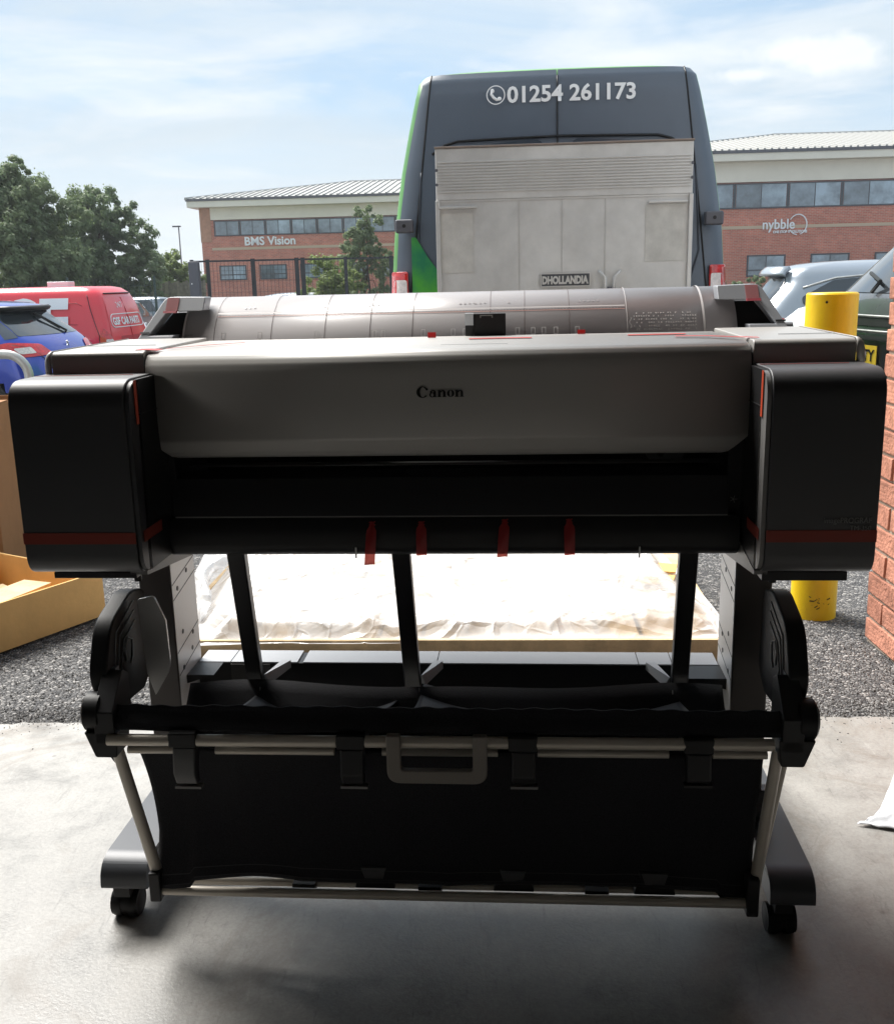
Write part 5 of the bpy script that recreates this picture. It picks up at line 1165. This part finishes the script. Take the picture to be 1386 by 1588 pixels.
# ================================================================== FENCES, POSTS, LAMP
def fence(name, label, pts, z0, z1, post_r, m, wire_gap, posts, cat='fence', rail=True, wr=.006):
    t = thing(name, label, cat, (pts[0][0], pts[0][1], 0)); ox, oy = pts[0][:2]
    a, b = Vector((0, 0, 0)), Vector((pts[1][0] - ox, pts[1][1] - oy, 0)); L = b.length; d = b / L; zr = lambda q: z0 + 0
    for q, r_ in posts: p = d * q; obj('post', MB().obox((p.x, p.y, (z0 + z1) / 2), d * r_, (-d.y * r_, d.x * r_, 0), (0, 0, (z1 - z0) / 2 + .02)), m, t)
    if rail:
        for z in (z1 - .03, z0 + .25): obj('rail', MB().obox(tuple(b / 2 + Vector((-d.y, d.x, 0)) * .035) [:2] + (z,), b / 2, (-d.y * .02, d.x * .02, 0), (0, 0, .025)), m, t)
    w = MB(); q = .05
    while q < L:
        p = d * q; w.obox((p.x, p.y, (z0 + z1) / 2), d * wr, (-d.y * wr, d.x * wr, 0), (0, 0, (z1 - z0) / 2 - .04)); q += wire_gap
    for k in range(1, 8):
        z = z0 + (z1 - z0) * k / 8; w.obox(tuple(b / 2)[:2] + (z,), b / 2, (-d.y * wr * .7, d.x * wr * .7, 0), (0, 0, wr * .7))
    obj('wire_mesh', w, m, t, kind='stuff', fixn=False); return t
fence('mesh_fence', 'dark mesh gate and fence panels in front of the left office building', [(-7.25, 30), (-1.4, 30.6)], -.62, 1.86, .05, FENCEM, .11, [(.0, .05), (.45, .05), (1.75, .06), (3.02, .06), (3.20, .06), (4.45, .05), (5.8, .06)], wr=.004)
gp = thing('gate_post', 'thick dark gate post with an orange reflector left of the mesh gate', 'post', (-7.12, 29.7, -.62))
obj('post', MB().box(-.14, .14, -.14, .14, 0, 2.44), GUTTER, gp, bev=.02); obj('reflector', MB().box(.03, .09, -.152, -.141, 1.15, 1.42), mat('orange_reflector', (.8, .3, .02), .3), gp); obj('post_label', MB().box(-.08, -.05, -.15, -.141, 1.8, 1.84), WHITE, gp)
fence('mesh_fence', 'dark green mesh fence in front of the trees at the left', [(-21, 29), (-8.6, 31)], -.62, 1.45, .04, FENCEG, .16, [(i * 2.5, .035) for i in range(6)], rail=False, wr=.006)
wf = thing('wooden_fence', 'weathered grey board fence left of the office building', 'fence', (-12.6, 44, -.62))
for i in range(20): obj('board', MB().box(i * .125, i * .125 + .115, 0, .03, .0, 1.95 + .05 * math.sin(i * 2.1)), WOODF, wf)
obj('rail', MB().box(-.5, 2.5, .031, .09, 1.5, 1.6), WOODF, wf)
for x in (-.75, -.06): obj('post', MB().box(x, x + .13, -.05, .1, 0, 2.0), WOODF, wf)
lp_ = thing('street_lamp', 'thin grey lamp post standing beyond the trees', 'street lamp', (-15.6, 62, -.62))
obj('pole', MB().tube([(0, 0, 0), (0, 0, 5.2)], [.055, .035], 10), GUTTER, lp_, smooth=True); obj('lamp_head', MB().box(-.35, .12, -.1, .1, 5.2, 5.28), GUTTER, lp_)

# ================================================================== VEGETATION
def blobs_tree(name, label, cat, x, y, z, trunk_h, blobs, leaf, nleaf, size, m, trunk_r=.2, seed=1, group=None, droop=0):
    rn = random.Random(seed); t = thing(name, label, cat, (x, y, z), 0, group)
    mb = MB().tube([(0, 0, 0), (.1, 0, trunk_h * .5), (0, .1, trunk_h)], [trunk_r, trunk_r * .8, trunk_r * .6], 10)
    obj('trunk', mb, BARK, t, smooth=True)
    for (bx, by, bz, br_) in blobs[:9]:
        obj('limb', MB().tube([(0, 0, trunk_h * .7), (bx * .5, by * .5, (trunk_h + bz) * .48), (bx * .85, by * .85, bz)], [trunk_r * .5, trunk_r * .32, trunk_r * .12], 7), BARK, t, smooth=True)
    vs, fs = [], []
    tot = sum(b[3] ** 2 for b in blobs)
    for (bx, by, bz, br_) in blobs:
        sub = []
        nsub = max(6, int(26 * br_ / 1.5)) 
        for _ in range(nsub):
            v = Vector((rn.gauss(0, 1), rn.gauss(0, 1), rn.gauss(0, .85))).normalized() * br_ * rn.uniform(.55, 1.06); sub.append((Vector((bx, by, bz)) + v, br_ * rn.uniform(.16, .34)))
        n = int(nleaf * br_ ** 2 / tot / nsub)
        for c, r_ in sub:
            for _ in range(n):
                v = Vector((rn.gauss(0, 1), rn.gauss(0, 1), rn.gauss(0, .8))); v = v.normalized() * r_ * rn.random() ** .45
                p = c + v; 
                if rn.random() < .04: p += v * .8
                nrm = (v.normalized() + Vector((rn.uniform(-.8, .8), rn.uniform(-.8, .8), rn.uniform(-.2, 1)))).normalized()
                a = nrm.cross(Vector((rn.random(), rn.random(), rn.random()))).normalized() * size * rn.uniform(.6, 1.3); b = nrm.cross(a).normalized() * size * rn.uniform(.3, .7)
                o = len(vs); vs += [p - a, p - b, p + a, p + b]; fs.append((o, o + 1, o + 2, o + 3))
    me = MB(); me.v = [tuple(v) for v in vs]; me.f = fs
    obj('crown', me, m, t, fixn=False); return t
rn = random.Random(31)
def blobset(n, rx, ry, z0, z1, r0, r1, seed, top=1.0):
    rn = random.Random(seed); out = []
    for i in range(n):
        q = rn.random(); z = z0 + (z1 - z0) * q; k = math.sqrt(max(.08, 1 - ((q - .4) / .62) ** 2)); a = rn.uniform(0, 6.28); d = rn.random() ** .5
        out.append((math.cos(a) * d * rx * k, math.sin(a) * d * ry * k, z, rn.uniform(r0, r1)))
    return out
blobs_tree('broadleaf_tree', 'large pale green tree at the left edge above the red van', 'tree', -13.35, 33, -.62, 2.6, blobset(46, 2.0, 1.6, 1.5, 4.9, .6, .95, 5) + [(.2, 0, 5.35, .5), (-.5, 0, 5.2, .6), (-1.7, 0, 5.5, .6), (-2.0, 0, 5.9, .5), (1.25, .2, 3.9, .55), (1.35, 0, 3.1, .6)], None, 105000, .06, LEAF1, .25, 3)
blobs_tree('broadleaf_tree', 'rounded dark green tree second from the left edge', 'tree', -13.2, 41, -.62, 2.4, blobset(46, 2.0, 1.7, 1.0, 5.0, .55, .9, 8), None, 95000, .07, LEAF2, .22, 4)
blobs_tree('broadleaf_tree', 'leafy tree filling the gap between the two big trees', 'tree', -15.6, 42, -.62, 2.0, blobset(26, 1.9, 1.5, 1.0, 3.9, .6, .95, 9), None, 45000, .075, LEAF1, .2, 5)
blobs_tree('broadleaf_tree', 'low wide tree at the left edge behind the mesh fence', 'tree', -17.6, 38, -.62, 2.0, blobset(26, 2.6, 1.6, 1.0, 4.6, .7, 1.1, 19), None, 40000, .075, LEAF2, .2, 6)
blobs_tree('sapling', 'slender young tree in front of the office beside the van', 'tree', -2.75, 38, -.62, 2.6, blobset(36, .95, .7, 1.0, 4.1, .35, .55, 12), None, 24000, .055, LEAF1, .05, 7)
blobs_tree('shrub', 'tall feathery pale green shrub behind the mesh gate', 'shrub', -3.6, 34, -.62, .6, blobset(34, 1.15, .8, .4, 2.2, .4, .6, 13), None, 42000, .05, LEAF3, .06, 8)
blobs_tree('shrub', 'light yellow green hedge bush right of the dark tree', 'shrub', -12.0, 47, -.62, .5, blobset(30, 1.7, 1.0, .5, 2.7, .5, .75, 14), None, 42000, .075, LEAF3, .1, 9)
blobs_tree('shrub', 'dark green ivy hedge along the green mesh fence', 'shrub', -13.4, 34.5, -.62, .5, blobset(26, 4.6, .6, .4, 1.2, .4, .7, 15), None, 26000, .07, LEAF2, .1, 10)
blobs_tree('shrub', 'clipped dark green hedge below the right office windows', 'shrub', 12.7, 42, -.62, .5, blobset(30, 2.9, .5, .5, 1.25, .35, .5, 16), None, 26000, .06, LEAF2, .08, 11)
blobs_tree('shrub', 'small yellow green bush just right of the green van lamp', 'shrub', 8.9, 34, -.62, .4, blobset(9, .7, .5, .4, .9, .3, .45, 17), None, 6000, .05, LEAF3, .06, 12)
mb = MB(); rn = random.Random(77)
for i in range(16000):
    x = rn.uniform(-11, 1); y = rn.uniform(46, 56) if rn.random() < .7 else rn.uniform(38, 46); h = rn.uniform(.06, .16)
    mb.add([(x, y, -.60), (x + .12, y, -.60), (x + .06 + rn.uniform(-.05, .05), y, -.60 + h)], [(0, 1, 2)])
obj('grass_verge', MB().box(-11.5, 1.5, 45.5, 57, -.61, -.59), GRASSM, kind='structure'); obj('grass_blades', mb, GRASSM, kind='stuff', fixn=False)
mb = MB()
def bank(a, b): return (-30 + 19 * a, 36 + 8 * b, -.615 + .55 * math.sin(b * math.pi) * min(1, (1 - a) * 4))
obj('grass_bank', MB().grid(bank, 20, 10), GRASSM, kind='structure', smooth=True)

# thin summer air: pale even haze round the whole place
hz_m = bpy.data.materials.new('air_haze'); hz_m.use_nodes = True; hn_ = hz_m.node_tree
hn_.nodes.remove(hn_.nodes['Principled BSDF'])
pv = hn_.nodes.new('ShaderNodeVolumePrincipled'); pv.inputs['Color'].default_value = (.92, .95, 1, 1); pv.inputs['Density'].default_value = .0008; pv.inputs['Anisotropy'].default_value = .2
hn_.links.new(pv.outputs[0], hn_.nodes['Material Output'].inputs['Volume'])
obj('haze', MB().box(-1300, 1300, -40, 1300, -1.7, 12), hz_m, kind='stuff')
